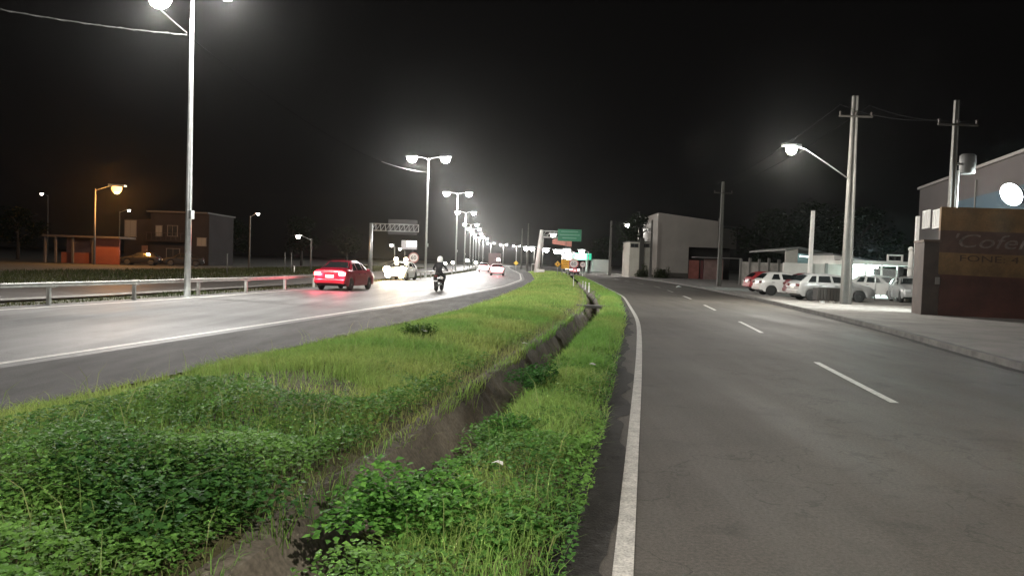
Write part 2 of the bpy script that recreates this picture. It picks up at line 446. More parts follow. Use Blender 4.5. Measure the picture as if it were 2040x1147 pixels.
# ------------------------------------------------------------------ grass and weeds
def leaf_material(name, rough, trans):
    m = bpy.data.materials.new(name)
    nt, N, L, p = nodes_of(m)
    at = N.new("ShaderNodeAttribute"); at.attribute_name = "tint"
    p.inputs["Roughness"].default_value = rough; p.inputs["Specular IOR Level"].default_value = .08
    L.new(at.outputs["Color"], p.inputs["Base Color"])
    tr = N.new("ShaderNodeBsdfTranslucent"); L.new(at.outputs["Color"], tr.inputs["Color"])
    mx = N.new("ShaderNodeMixShader"); mx.inputs[0].default_value = trans
    L.new(p.outputs[0], mx.inputs[1]); L.new(tr.outputs[0], mx.inputs[2])
    L.new(mx.outputs[0], N["Material Output"].inputs["Surface"])
    return m
M_BLADE = leaf_material("grass_blade", .6, .42)
M_LEAF = leaf_material("broad_leaf", .6, .3)

def blades(name, x, y, z, h, w, tint, lean=.85):
    n = len(x); az = rng.random(n) * 2 * np.pi; la = rng.random(n) * 2 * np.pi; ln = h * lean * (.3 + rng.random(n))
    ux, uy = np.cos(az) * w / 2, np.sin(az) * w / 2
    dx, dy = np.cos(la) * ln, np.sin(la) * ln
    V = np.zeros((n, 5, 3))
    V[:, 0] = np.stack([x - ux, y - uy, z - .02], 1); V[:, 1] = np.stack([x + ux, y + uy, z - .02], 1)
    V[:, 2] = np.stack([x + ux * .8 + dx * .35, y + uy * .8 + dy * .35, z + h * .6], 1)
    V[:, 3] = np.stack([x - ux * .8 + dx * .35, y - uy * .8 + dy * .35, z + h * .6], 1)
    V[:, 4] = np.stack([x + dx, y + dy, z + h * (1 - .25 * lean)], 1)
    idx = np.arange(n)[:, None] * 5
    loops = np.concatenate([idx + np.array([[0, 1, 2, 3]]), idx + np.array([[3, 2, 4]])], 1)
    starts = np.concatenate([np.arange(n)[:, None] * 7, np.arange(n)[:, None] * 7 + 4], 1)
    totals = np.tile([4, 3], (n, 1))
    C = np.repeat(tint[:, None, :], 5, 1)
    return raw_mesh(name, V.reshape(-1, 3), loops.ravel(), starts.ravel(), totals.ravel(), M_BLADE, C.reshape(-1, 3))

def leaves(name, x, y, z, size, tint, tilt=.9):
    n = len(x); az = rng.random(n) * 2 * np.pi
    d = np.stack([np.cos(az), np.sin(az), (rng.random(n) - .35) * tilt], 1); d /= np.linalg.norm(d, axis=1)[:, None]
    s = np.stack([-np.sin(az), np.cos(az), (rng.random(n) - .5) * tilt], 1); s /= np.linalg.norm(s, axis=1)[:, None]
    p = np.stack([x, y, z], 1); L_ = size[:, None]
    up = np.cross(d, s); up *= np.sign(up[:, 2:3] + 1e-6)
    V = np.stack([p, p + d * L_ * .45 + s * L_ * .36 + up * L_ * .10, p + d * L_ - up * L_ * .08, p + d * L_ * .45 - s * L_ * .36 + up * L_ * .10], 1)
    idx = np.arange(n)[:, None] * 4
    loops = np.concatenate([idx + np.array([[0, 1, 2]]), idx + np.array([[0, 2, 3]])], 1)
    starts = np.arange(2 * n) * 3; totals = np.full(2 * n, 3)
    C = np.repeat(tint[:, None, :], 4, 1)
    return raw_mesh(name, V.reshape(-1, 3), loops.ravel(), starts, totals, M_LEAF, C.reshape(-1, 3))

def mixc(a, b_, t): return np.asarray(a)[None, :] * (1 - t[:, None]) + np.asarray(b_)[None, :] * t[:, None]
YG, DG, BR = (.42, .48, .15), (.20, .38, .085), (.33, .28, .15)
def scatter(y0, y1, dens):
    ymid = np.linspace(y0, y1, 40)
    area = np.mean(gr_right(ymid) - gr_left(ymid)) * (y1 - y0)
    n = int(area * dens)
    y = y0 + rng.random(n) * (y1 - y0)
    a = gr_left(y) - .18; c = gr_right(y) + .12
    x = a + rng.random(n) * (c - a)
    return x, y
def weed_amount(x, y):
    """how much broad-leaved weed grows at a spot, 0..1"""
    t = fbm(x + 11, y + 5, .55)
    left = (x < dr_left(y) - .35)
    base = np.where(left, np.clip(1.2 - (y - 2.5) / 5.2, 0, 1) * .78, np.clip(1.15 - (y - 3) / 13, 0, 1) * .52)
    edge = np.clip((x - gr_left(y) - .5) / 1.6, 0, 1)
    return np.clip((t + base * 1.0 - .66) * 3.2, 0, 1) * edge
X, Y, Z, H, W, T = [], [], [], [], [], []
for y0, y1, dens, hh, ww in ((1.2, 6, 1500, .20, .006), (6, 12, 1500, .18, .008), (12, 22, 950, .17, .011), (22, 40, 330, .19, .014), (40, 75, 120, .2, .025), (75, 135, 45, .22, .045)):
    x, y = scatter(y0, y1, dens)
    left = x < dr_left(y)
    dl = dr_left(y)
    keep = (x < dl + .07) | (x > dl + DRAIN_W - .16) | ((rng.random(len(x)) < .05) & (fbm(x, y, 2.2) > .52))
    bare = np.where(left, np.clip((dl - x) / .5, .38, 1), 1)                 # thin, dry growth on the lip of the drain
    bald = np.clip((fbm(x + 21, y + 63, .75) - .60) * 7, 0, .8)
    ragged = (1 - bald) * np.clip(np.minimum(x - gr_left(y) + .22, gr_right(y) - x) / .25 + fbm(x, y, 3.0), 0, 1)
    wd = weed_amount(x, y)
    keep &= rng.random(len(x)) < bare * ragged * (1 - .45 * wd)
    x, y, left, bare, wd = x[keep], y[keep], left[keep], bare[keep], wd[keep]
    z = np.where(left, z_med_left(x, y), z_med_right(x, y))
    u_ = x - dr_left(y); inside = (u_ > 0) & (u_ < DRAIN_W); z = np.where(inside, np.interp(u_, [0, .28, .5, DRAIN_W], [.03, -.40, -.40, .02]), z)
    cl_ = fbm(x + 3, y, 1.1)
    h = hh * (.45 + 1.0 * cl_) * (.6 + .7 * rng.random(len(x))) * np.where(bare < .6, .8, 1)
    tt = np.clip(fbm(x, y + 40, .7) * 1.6 - .3 + .25 * (rng.random(len(x)) - .5) + np.where(left, .0, .28), 0, 1)
    c = mixc(YG, DG, tt)
    dry = np.clip((.75 - bare) * 1.2 + np.clip(fbm(x + 90, y, .8) - .6, 0, 1) * 2.2, 0, .85) * (rng.random(len(x)) < .8)
    c = c * (1 - dry[:, None]) + np.asarray(BR)[None, :] * dry[:, None]
    c *= (.75 + .5 * rng.random(len(x)))[:, None]
    X.append(x); Y.append(y); Z.append(z); H.append(h); W.append(np.full(len(x), ww)); T.append(c)
grass = blades("grass", *(np.concatenate(a) for a in (X, Y, Z, H, W, T)))
tag(grass, "long uneven green grass covering the median between the roads", "grass", kind='stuff')

# broad-leaved weeds in low mounds
X, Y, Z, S, T = [], [], [], [], []
for y0, y1, dens, sz in ((1.2, 5, 3600, .036), (5, 9, 2600, .040), (9, 16, 900, .048), (16, 30, 160, .07)):
    x, y = scatter(y0, y1, dens)
    dl = dr_left(y); left = x < dl
    wd = weed_amount(x, y)
    keep = (rng.random(len(x)) < wd) & ((x < dl - .12) | (x > dl + DRAIN_W - .22))
    x, y, left, wd = x[keep], y[keep], left[keep], wd[keep]
    g = np.where(left, z_med_left(x, y), z_med_right(x, y))
    top = (.06 + .30 * wd * (.25 + 1.1 * vnoise(x, y + 9, 1.9) ** 1.5) * np.where(left, 1.0, .75))
    z = g + top * (1 - rng.random(len(x)) ** 2 * .8)
    tt = np.clip(fbm(x + 50, y, 1.2) * 1.5 - .25, 0, 1)
    c = mixc((.19, .36, .075), (.075, .19, .045), tt) * (.7 + .6 * rng.random(len(x)))[:, None]
    X.append(x); Y.append(y); Z.append(z); S.append(sz * (.6 + .7 * rng.random(len(x)))); T.append(c)
x, y = scatter(2, 14, 16); wd = weed_amount(x, y); dl = dr_left(y)
keep = ((x < dl - .1) | (x > dl + DRAIN_W)) & (rng.random(len(x)) < .35 + .65 * wd); x, y = x[keep], y[keep]
st = blades("seed_stems", x, y, np.where(x < dr_left(y), z_med_left(x, y), z_med_right(x, y)), .28 + .25 * rng.random(len(x)), np.full(len(x), .006), mixc((.36, .38, .16), (.22, .34, .10), rng.random(len(x))), .6)
tag(st, "thin pale seed stems standing above the weeds", "grass", kind='stuff')
weeds = leaves("weeds", *(np.concatenate(a) for a in (X, Y, Z, S, T)))
tag(weeds, "dark broad-leaved weeds spreading in low mounds over the median", "weeds", kind='stuff')

# verge grass beyond the guard rail and along the far edge
n = 42000
y = 16 + 130 * rng.random(n) ** 1.7
off = np.where(rng.random(n) < .10, -1.0 - 1.0 * rng.random(n), -10.7 - 13 * rng.random(n))
x = hw_left(y) + off
tt = fbm(x, y, .5)
vg = blades("verge_grass", x, y, np.full(n, -.03), (.08 + .20 * rng.random(n)) * (.5 + tt) * np.where(off > -4, .6, 1), .02 + y * .0004, mixc((.05, .05, .018), (.026, .04, .014), tt) * (.7 + .6 * rng.random(n))[:, None])
tag(vg, "short rough grass on the verge beyond the guard rail", "grass", kind='stuff')

# single leafy plants that stand out of the grass
def plant(name, label, loc, n, rx, ry, h, size, c0, c1, seed, stems=7):
    r = np.random.default_rng(seed)
    root = empty(name, loc, 0, label, "plant")
    u = r.normal(size=(n, 3)); u /= np.linalg.norm(u, axis=1)[:, None]
    rad = (.35 + .65 * r.random(n) ** .6) * (.8 + .35 * np.sin(u[:, 0] * 5 + seed) * np.cos(u[:, 1] * 4))
    x, y, z = u[:, 0] * rx * rad, u[:, 1] * ry * rad, np.abs(u[:, 2]) * h * rad + .03
    c = mixc(c0, c1, r.random(n)) * (.75 + .5 * r.random(n))[:, None]
    f = leaves("foliage", x, y, z, size * (.6 + .8 * r.random(n)), c, 1.1); f.parent = root
    b = MB()
    for k in range(stems):
        a = 2 * math.pi * k / stems
        b.tube([(0, 0, -.03), (math.cos(a) * rx * .3, math.sin(a) * ry * .3, h * .5), (math.cos(a) * rx * .6, math.sin(a) * ry * .6, h * .8)], [.006, .005, .002], 5)
    b.build("stem", mat("plant_stem", (.07, .09, .03), rough=.8), root)
    return root
p = G(790, 1075); plant("leafy_plant", "bright green leafy bush overhanging the near end of the drain", (p.x + .05, p.y + .25, .0), 4200, .70, .55, .36, .045, (.17, .37, .07), (.08, .22, .045), 3)
p = G(930, 1110); plant("leafy_plant", "low leafy weed between the overhanging bush and the road edge", (p.x + .05, p.y + .2, 0), 2400, .45, .40, .20, .042, (.16, .34, .07), (.08, .21, .045), 4)
p = G(835, 692); plant("leafy_plant", "round dark green tuft standing alone in the pale grass", (p.x, p.y, .18), 1300, .42, .34, .26, .05, (.10, .20, .035), (.06, .14, .025), 5)
p = G(1060, 775); plant("leafy_plant", "dark green weed clump leaning over the drain edge halfway along", (p.x + .1, p.y + .2, .0), 2200, .42, .60, .28, .045, (.08, .21, .05), (.05, .15, .035), 6)
p = G(1085, 890); plant("leafy_plant", "spreading mid green weed on the strip beside the white line", (p.x - .25, p.y + .2, 0), 2200, .45, .6, .20, .042, (.13, .30, .06), (.07, .19, .04), 8)
p = G(230, 1060); plant("leafy_plant", "wide dark weed at the bottom left corner of the grass", (p.x, p.y + .1, .08), 4600, 1.0, .8, .38, .048, (.075, .19, .045), (.04, .11, .03), 9)

# ------------------------------------------------------------------ highway lamps
POLE_H = 10.6
def make_highway_lamp():
    root = empty("street_lamp")
    b = MB(); b.tube([(0, 0, -.05), (0, 0, 3.5), (0, 0, 7), (0, 0, POLE_H)], [.115, .10, .08, .055], 12); b.build("pole", M_GALV, root)
    b = MB(); b.box((0, 0, .012), (.42, .42, .024)); b.build("base_plate", M_GALV, root)
    b = MB(); b.box((.13, 0, 2.9), (.12, .16, .30), bevel=.01); b.build("control_box", M_GALV, root)
    for s in (-1, 1):
        b = MB(); b.tube([(0, 0, POLE_H - .25), (s * .25, 0, POLE_H - .02), (s * .75, 0, POLE_H + .07), (s * 1.2, 0, POLE_H + .10)], [.035, .032, .03, .028], 8); b.build("arm", M_GALV, root)
        h = MB()
        h.prism([(-.37, -.02), (-.34, .06), (-.12, .15), (.12, .15), (.34, .06), (.37, -.02)], ((s * 1.05, 0, POLE_H + .06), (0, 1, 0), (0, 0, 1)), ((s * 2.05, 0, POLE_H + .10), (0, .8, 0), (0, 0, .7)))
        hd = h.build("lamp_head", M_GALV, root)
        g = MB(); c = Vector((s * 1.52, 0, POLE_H + .055))
        rings = []
        for (f, dz) in ((1, 0), (.95, -.12), (.74, -.23), (.40, -.29)):
            rings.append([g.bm.verts.new((c.x + .44 * f * math.cos(2 * math.pi * k / 16), c.y + .36 * f * math.sin(2 * math.pi * k / 16), c.z + dz * 1.5)) for k in range(16)])
        for a, d in zip(rings, rings[1:]):
            for k in range(16):
                q = g.bm.faces.new((a[k], a[(k + 1) % 16], d[(k + 1) % 16], d[k])); q.smooth = True
        g.bm.faces.new(rings[-1]); g.bm.faces.new(rings[0])
        g.build("lens", M_LENS, hd)
        lamp_light("lamp", root, (s * 1.52, 0, POLE_H - .42), LAMP_W, size=.18)
    return root
hl = make_highway_lamp()
tops = [(384, -15), (854, 315), (912, 385), (928, 423), (938, 447), (944, 456), (949, 465), (955, 472), (963, 475), (978, 484), (1003, 487), (1029, 490)]
words = ["nearest tall double-arm street lamp, rising out of the frame beside the guard rail", "second double-arm street lamp, between the sign truss and the motorcycle",
         "third double-arm street lamp along the left edge of the highway", "fourth double-arm street lamp along the left edge of the highway",
         "fifth double-arm street lamp along the left edge of the highway", "sixth double-arm street lamp along the left edge of the highway",
         "seventh double-arm street lamp along the left edge of the highway", "eighth double-arm street lamp along the left edge of the highway",
         "ninth double-arm street lamp along the left edge of the highway", "tenth double-arm street lamp, far off above the two pale cars",
         "eleventh double-arm street lamp, far off right above the lorry", "farthest double-arm street lamp, above the yellow diamond sign"]
LPOS = []
for i, (px, py) in enumerate(tops):
    o = hl if i == 0 else copy_tree(hl)
    p = G(px, py, POLE_H)
    o.location = (p.x, p.y, 0); LPOS.append(p)
    o.rotation_euler = (0, 0, R(-22) if i == 0 else R(-8))
    tag(o, words[i], "street lamp", "double-arm lamps along the highway")
# the row goes on behind the viewer: one more real lamp there, same make
o = copy_tree(hl); o.location = (-17.5, -9, 0); o.rotation_euler = (0, 0, R(-12))
tag(o, "double-arm street lamp of the same row standing behind the viewer", "street lamp", "double-arm lamps along the highway")

def cable(name, label, pts, sag, r=.018, n=18, twist=False, group=None, m=None):
    b = MB(); out = []
    for a, c in zip(pts, pts[1:]):
        a = Vector(a); c = Vector(c)
        for k in range(n + 1):
            t = k / n; q = a.lerp(c, t); q.z -= sag * 4 * t * (1 - t); out.append(q)
    b.tube(out, r, 6)
    if twist:
        b.tube([q + Vector((0, r * 1.6 * math.sin(i * 1.9), r * 1.6 * math.cos(i * 1.9))) for i, q in enumerate(out)], r * .7, 5)
    return tag(b.build(name, m or M_CABLE), label, "cable", group)
a = P(372, 70, LPOS[0].y)
b_ = P(850, 344, LPOS[1].y)
cable("power_cable", "twisted cable leaving the nearest lamp post sideways to the left", [a, P(-60, 8, LPOS[0].y - 3)], .10, .019, 30, True)
cable("power_cable", "thin cable rising steeply from the nearest lamp post", [a + Vector((0, 0, .08)), P(290, -12, LPOS[0].y - 8)], .05, .02)
cable("power_cable", "long sagging cable between the first and second double-arm lamps", [a, b_], 1.1, .011, 30, m=M_CABLE_D)
cable("power_cable", "short cable leaving the second double-arm lamp to the left", [b_, P(760, 322, LPOS[1].y + 1)], .12, .025)

# ------------------------------------------------------------------ guard rails
def guard_rail(label, posts, h, group):
    root = empty("guard_rail", (0, 0, 0), 0, label, "guard rail", group)
    pm = MB(); pts = [Vector(p) for p in posts]
    d0 = (pts[1] - pts[0]).normalized()
    for i, p in enumerate(pts):
        d = (pts[min(i + 1, len(pts) - 1)] - pts[max(i - 1, 0)]).normalized()
        rz = math.atan2(d.y, d.x)
        b = MB(); b.box(p + Vector((0, 0, h / 2 - .02)), (.08, .11, h), rz, .008); b.build("post", M_RAIL, root)
        b = MB(); b.box(p + Vector((0, 0, h - .10)) + Vector((-d.y, d.x, 0)) * -.09, (.20, .10, .16), rz, .01); b.build("spacer", M_RAIL, root)
    prof = [(-.02, -.065), (.02, -.05), (.02, -.02), (-.012, 0), (.02, .02), (.02, .05), (-.02, .065), (-.03, .06), (-.008, .0), (-.03, -.06)]
    for a, c in zip(pts, pts[1:]):
        d = (c - a).normalized(); s = Vector((d.y, -d.x, 0)) 
        b = MB()
        o0 = a + s * .15 + Vector((0, 0, h - .09)) + d * .015; o1 = c + s * .15 + Vector((0, 0, h - .09)) - d * .015
        b.prism(prof, (o0, s, (0, 0, 1)), (o1, s, (0, 0, 1))); b.build("beam", M_RAIL, root)
    return root
posts = [G(px, py) for px, py in ((97, 607), (267, 597), (395, 588), (490, 583), (567, 577), (625, 572))]
posts = [posts[0] + (posts[0] - posts[1]) * 1.0 + Vector((0, 0, 0))] + posts
guard_rail("long grey steel guard rail along the left edge of the highway", posts, .66, "guard rails")
posts = [G(px, py) for px, py in ((815, 557), (838, 555.5), (858, 553.5), (900, 548))]
guard_rail("short far guard rail behind the motorcycle", posts, .66, "guard rails")

# ------------------------------------------------------------------ vehicles
PROFILES = {
 'sedan': dict(L=4.2, top=[(0, .78), (.04, .95), (.10, 1.0), (.62, 1.02), (1.18, 1.36), (1.5, 1.43), (2.25, 1.43), (2.6, 1.35), (3.2, .98), (3.9, .86), (4.12, .74), (4.2, .60)], rear=(.70, 1.16), front=(2.62, 3.14), wheels=(.78, 3.35),
               side=[(.92, 1.28, 1.55, 1.5), (1.62, 1.57, 2.36, 2.30), (2.44, 2.38, 3.0, 2.62)]),
 'wagon': dict(L=4.05, top=[(0, .70), (.05, .92), (.12, 1.0), (.58, 1.34), (.85, 1.41), (1.7, 1.42), (2.2, 1.38), (2.4, 1.32), (3.02, .98), (3.75, .85), (3.97, .72), (4.05, .56)], rear=(.16, .55), front=(2.42, 2.98), wheels=(.72, 3.22),
               side=[(.45, .80, .90, 1.02), (1.02, 1.14, 1.72, 1.70), (1.86, 1.80, 2.78, 2.32)]),
 'hatch': dict(L=3.8, top=[(0, .70), (.05, .90), (.10, .98), (.48, 1.33), (.75, 1.41), (1.5, 1.42), (2.0, 1.37), (2.15, 1.31), (2.75, .98), (3.5, .84), (3.72, .72), (3.8, .55)], rear=(.14, .45), front=(2.17, 2.72), wheels=(.66, 3.05),
               side=[(.62, .86, 1.18, 1.14), (1.36, 1.30, 2.5, 2.06)]),
}
def make_car(name, label, loc, heading, kind, paint, lit=False, brake=False, head=False, rim=True, group=None, bumper=None, plate_lit=False, tail=None, cat="car"):
    D = PROFILES[kind]; Lc = D['L']; T = np.array(D['top'])
    root = empty(name, loc, heading, label, cat, group)
    wheels = D['wheels']; ra, rw = .345, .30
    top = lambda x: float(np.interp(x, T[:, 0], T[:, 1]))
    def hw(x):
        e = min(x, Lc - x); return .83 - .10 * max(0, 1 - e / .4) ** 2 
    def zb(x):
        z = .23 + (.10 if x < .15 or x > Lc - .15 else 0)
        for c in wheels:
            if abs(x - c) < ra: z = max(z, .29 + math.sqrt(ra * ra - (x - c) ** 2))
        return z
    def belt(x): return min(top(x) - .03, .94 - .02 * (x / Lc))
    def section(x):
        w = hw(x); t = top(x); bl = belt(x); z0 = min(zb(x), bl - .08); k = min(1, max(0, (t - bl - .03) / .45))
        rwid = w * (.95 - .27 * k)
        return [(w * .95, z0), (w, z0 + .3 * (bl - z0)), (w * 1.005, z0 + .6 * (bl - z0)), (w * .985, bl - .05 * (bl - z0)), (w * .955, bl), (rwid, t - .055 * (.4 + .6 * k)), (rwid * .84, t), (0, t + .018)]
    xs = sorted(set([round(v, 3) for v in np.linspace(0, Lc, 34)] + [round(c + ra * f, 3) for c in wheels for f in (-1.001, -.95, -.8, -.5, 0, .5, .8, .95, 1.001)] + [round(float(v), 3) for v in T[:, 0]]))
    b = MB(); rows = []
    for x in xs:
        s = section(x)
        pts = [(x - Lc / 2, yy, z) for yy, z in s] + [(x - Lc / 2, -yy, z) for yy, z in s[-2::-1]]
        rows.append([b.bm.verts.new(p_) for p_ in pts])
    for r0, r1 in zip(rows, rows[1:]):
        for k in range(len(r0) - 1):
            f = b.bm.faces.new((r0[k], r0[k + 1], r1[k + 1], r1[k])); f.smooth = True
    for rg in (rows[0], rows[-1][::-1]): b.bm.faces.new(rg)
    b.build("body", paint, root)
    b = MB(); b.box((0, 0, .40), (Lc - .3, 1.36, .34)); b.build("underbody", M_BLACK, root)
    # glass
    for (xb0, xt0, xb1, xt1) in D['side']:
        for sgn in (1, -1):
            g = MB(); grid = []
            for j in range(4):
                s = .10 + .76 * j / 3; row = []
                for i in range(7):
                    u = i / 6; x = (xb0 + (xt0 - xb0) * s) * (1 - u) + (xb1 + (xt1 - xb1) * s) * u
                    S = section(x); y_ = S[4][0] + (S[5][0] - S[4][0]) * s + .006; z = S[4][1] + (S[5][1] - S[4][1]) * s
                    row.append(g.bm.verts.new((x - Lc / 2, sgn * y_, z)))
                grid.append(row)
            for r0, r1 in zip(grid, grid[1:]):
                for i in range(6): g.bm.faces.new((r0[i], r0[i + 1], r1[i + 1], r1[i]))
            g.build("side_window", M_GLASS, root)
    for nm, (x0, x1) in (("rear_window", D['rear']), ("windscreen", D['front'])):
        g = MB(); grid = []
        for i in range(6):
            x = x0 + (x1 - x0) * i / 5; S = section(x); row = []
            for v in np.linspace(-.94, .94, 9):
                y_ = v * S[5][0]; ay = abs(y_)
                z = np.interp(ay, [0, S[6][0], S[5][0]], [S[7][1], S[6][1], S[5][1]]) + .008
                sl = (top(x1) - top(x0)) / (x1 - x0); nx = -sl / math.hypot(1, sl) * .008
                row.append(g.bm.verts.new((x - Lc / 2 + nx, y_, z)))
            grid.append(row)
        for r0, r1 in zip(grid, grid[1:]):
            for i in range(8): g.bm.faces.new((r0[i], r0[i + 1], r1[i + 1], r1[i]))
        g.build(nm, M_GLASS, root)
    # wheels
    for c in wheels:
        for s in (1, -1):
            y0 = s * .80
            w = MB(); w.lathe([(.17, -.09), (.26, -.09), (rw, -.06), (rw, .06), (.26, .09), (.17, .09)], (c - Lc / 2, s * .715, .30), 'Y', 24)
            wo = w.build("wheel", M_BLACK, root)
            q = MB()
            q.lathe([(.02, s * .045), (.05, s * .095), (.05, s * .06)], (c - Lc / 2, s * .715, .30), 'Y', 16)
            for k in range(6):
                a = 2 * math.pi * k / 6 + .3
                mid = Vector((c - Lc / 2 + math.cos(a) * .10, s * .79, .30 + math.sin(a) * .10))
                q.box(mid, (.16, .025, .052), rot=Matrix.Rotation(-a, 3, 'Y'), bevel=.005)
            q.lathe([(.165, s * .055), (.19, s * .088), (.20, s * .088), (.20, s * .05)], (c - Lc / 2, s * .715, .30), 'Y', 24)
            q.build("rim", M_RIM if rim else M_DMETAL, wo)
    # lamps, bumpers, plate, mirrors, handles
    tm = tail or (M_TAIL_HOT if brake else M_TAIL if lit else M_TAIL_OFF)
    for s in (1, -1):
        b = MB(); b.box((-Lc / 2 + .03, s * .60, .80), (.12, .30, .15), bevel=.02); b.build("tail_lamp", tm, root)
        b = MB(); b.box((Lc / 2 - .09, s * .57, .66), (.20, .32, .14), rot=Matrix.Rotation(s * -.2, 3, 'Z'), bevel=.03); b.build("headlamp", M_HEAD if head else M_HEAD_OFF, root)
        b = MB(); b.box((D['front'][1] - Lc / 2 - .28, s * .90, .98), (.10, .17, .11), bevel=.025); b.build("wing_mirror", paint, root)
        for xb0, _, xb1, _ in D['side'][-2:]:
            b = MB(); b.box(((xb0 - Lc / 2) + .12, s * .845, .80), (.16, .03, .03), bevel=.006); b.build("door_handle", M_DMETAL if bumper is None else bumper, root)
    bm_ = bumper or paint
    b = MB(); b.box((-Lc / 2 + .03, 0, .45), (.20, 1.50, .22), bevel=.05); b.build("rear_bumper", bm_, root)
    b = MB(); b.box((Lc / 2 - .04, 0, .42), (.20, 1.46, .22), bevel=.05); b.build("front_bumper", bm_, root)
    b = MB(); b.box((-Lc / 2 - .012, 0, .68), (.03, .40, .13), bevel=.004); b.build("number_plate", M_PLATE_LIT if plate_lit else M_PLATE, root)
    b = MB(); b.box((Lc / 2 - .03, 0, .64), (.06, .62, .09), bevel=.01); b.build("grille", M_BLACK, root)
    if lit or brake:
        b = MB(); b.box((D['rear'][1] - Lc / 2 - .02, 0, top(D['rear'][1]) - .045), (.03, .42, .03)); b.build("brake_lamp", M_TAIL_HOT, root)
    return root
def paint(name, c, rough=.32, metal=0.0): return mat(name, c, rough=rough, metal=metal, coat=.6, var=.04, scale=3)
PT_RED = paint("car_red", (.19, .006, .018)); PT_WHITE = paint("car_white", (.48, .48, .465)); PT_SILVER = paint("car_silver", (.27, .275, .27), .34, .25)
PT_WINE = paint("car_wine", (.14, .012, .022)); PT_RED2 = paint("car_dull_red", (.30, .03, .035), .45); PT_DIM = mat("car_dim", (.010, .0095, .0095), rough=.55, spec=.2); PT_GREY = paint("car_grey", (.10, .10, .11)); PT_PALE = paint("car_pale", (.62, .55, .55))
hwdir = lambda y: math.atan2(1.0, float((hw_right(y + 3) - hw_right(y - 3)) / 6))

p = G(664, 579); 
red = make_car("red_car", "red saloon car with lit tail lamps driving away on the highway", (p.x + .15, p.y + 1.9, 0), hwdir(p.y), 'sedan', PT_RED, lit=True, plate_lit=True)
lamp_light("tail_glow", red, (-2.35, .58, .80), 60, (1, .10, .16), size=.1); lamp_light("tail_glow", red, (-2.35, -.58, .80), 60, (1, .10, .16), size=.1)
p = G(990, 549)
c1 = make_car("pale_car", "pale hatchback with glowing tail lamps, nearer of the two far cars", (p.x, p.y + 1.5, 0), hwdir(95), 'hatch', PT_PALE, brake=True, group="far cars driving away")
lamp_light("tail_glow", c1, (-2.3, 0, .9), 160, (1, .25, .28), size=.2)
p = G(963, 542)
c2 = make_car("pale_car", "white car with bright tail lamps at the left edge of the bend", (p.x, p.y + 1.5, 0), hwdir(122), 'sedan', PT_PALE, brake=True, group="far cars driving away")
lamp_light("tail_glow", c2, (-2.5, 0, .9), 220, (1, .25, .28), size=.2)
p = G(1141, 547)
c3 = make_car("dark_car", "dark car with lit tail lamps just behind the large 60 sign", (p.x, p.y + 1.5, 0), R(98), 'hatch', PT_GREY, brake=True)
lamp_light("tail_glow", c3, (-2.3, 0, .9), 120, (1, .25, .25), size=.2).data.energy = 35
# parked row, noses away from the road
def parked(name, label, px, py, kind, pt, rim=True, bumper=None, turn=0, **k):
    """rear lower corner at a photo pixel, nose pointing away from the road"""
    q = G(px, py, .126)
    return make_car(name, label, (q.x + PROFILES[kind]['L'] / 2, q.y + .83, .126), R(turn), kind, pt, rim=rim, bumper=bumper, group="cars parked nose-in by the fence", **k)
M_BUMP = mat("grey_bumper", (.30, .30, .29), rough=.55)
parked("parked_car", "silver estate car parked behind the concrete lamp post", 1588, 598.5, 'wagon', PT_SILVER, True, None, 2)
parked("parked_car", "wine red car half hidden between the white hatchback and silver estate", 1579, 593.5, 'hatch', PT_WINE, False, None, 0)
parked("parked_car", "white three-door hatchback parked left of the wine red car", 1515, 588, 'hatch', PT_WHITE, False, None, 0)
parked("parked_car", "bright red car at the far left end of the parked row", 1494, 581, 'hatch', PT_RED2, False, None, 0)
# cars inside the lit yard
q = P(1772, 590, 46); make_car("yard_car", "white car behind the mesh gate in the lit yard", (q.x, 47, .13), R(-60), 'hatch', PT_WHITE, rim=False, group="cars in the yard")
q = P(1832, 590, 40.5); make_car("yard_car", "pale car nose-out beside the tall building wall", (q.x + .3, 42, .13), R(-105), 'hatch', PT_SILVER, rim=False, group="cars in the yard")
# far dark cars by the house on the left
q = G(365, 530); make_car("parked_car", "dark car parked in front of the two-storey house", (q.x, q.y, 0), R(200), 'sedan', PT_DIM, rim=True, tail=M_TAIL_OFF)
q = G(280, 528); make_car("parked_car", "dim pale car parked between the orange wall and dark car", (q.x, q.y, 0), R(190), 'hatch', PT_DIM, rim=False)
# oncoming car with dazzling headlamps, plus extra lamp discs added to widen the glare
q = G(791, 559)
onc = make_car("oncoming_car", "oncoming car with dazzling warm headlamps left of the highway", (q.x, q.y + 2, 0), R(-97), 'hatch', PT_WHITE, head=True)
for s in (1, -1):
    b = MB(); b.lathe([(.02, .12), (.16, .10), (.20, .05), (.20, -.1)], (1.86, s * .50, .40), 'X', 14); b.build("glare_disc_low", M_HEAD, onc)
    b = MB(); b.lathe([(.02, .14), (.20, .11), (.25, .04), (.25, -.14)], (1.92, s * .58, .80), 'X', 16); b.build("glare_disc_mid", M_HEAD, onc)
    b = MB(); b.lathe([(.02, .08), (.13, .06), (.15, .02), (.15, -.06)], (.22, s * .38, 1.56), 'X', 14); b.build("glare_disc_roof", M_HEAD, onc)
    lamp_light("headlight_glare", onc, (2.02, s * .57, .68), 7000, (1, .78, .48), spot=50, aim=(1, 0, .0), size=.12); lamp_light('headlight_glare', onc, (2.16, s * .57, .68), 420, (1, .60, .28), size=.15)  # second light sits ahead of each lamp, added to blow out the front
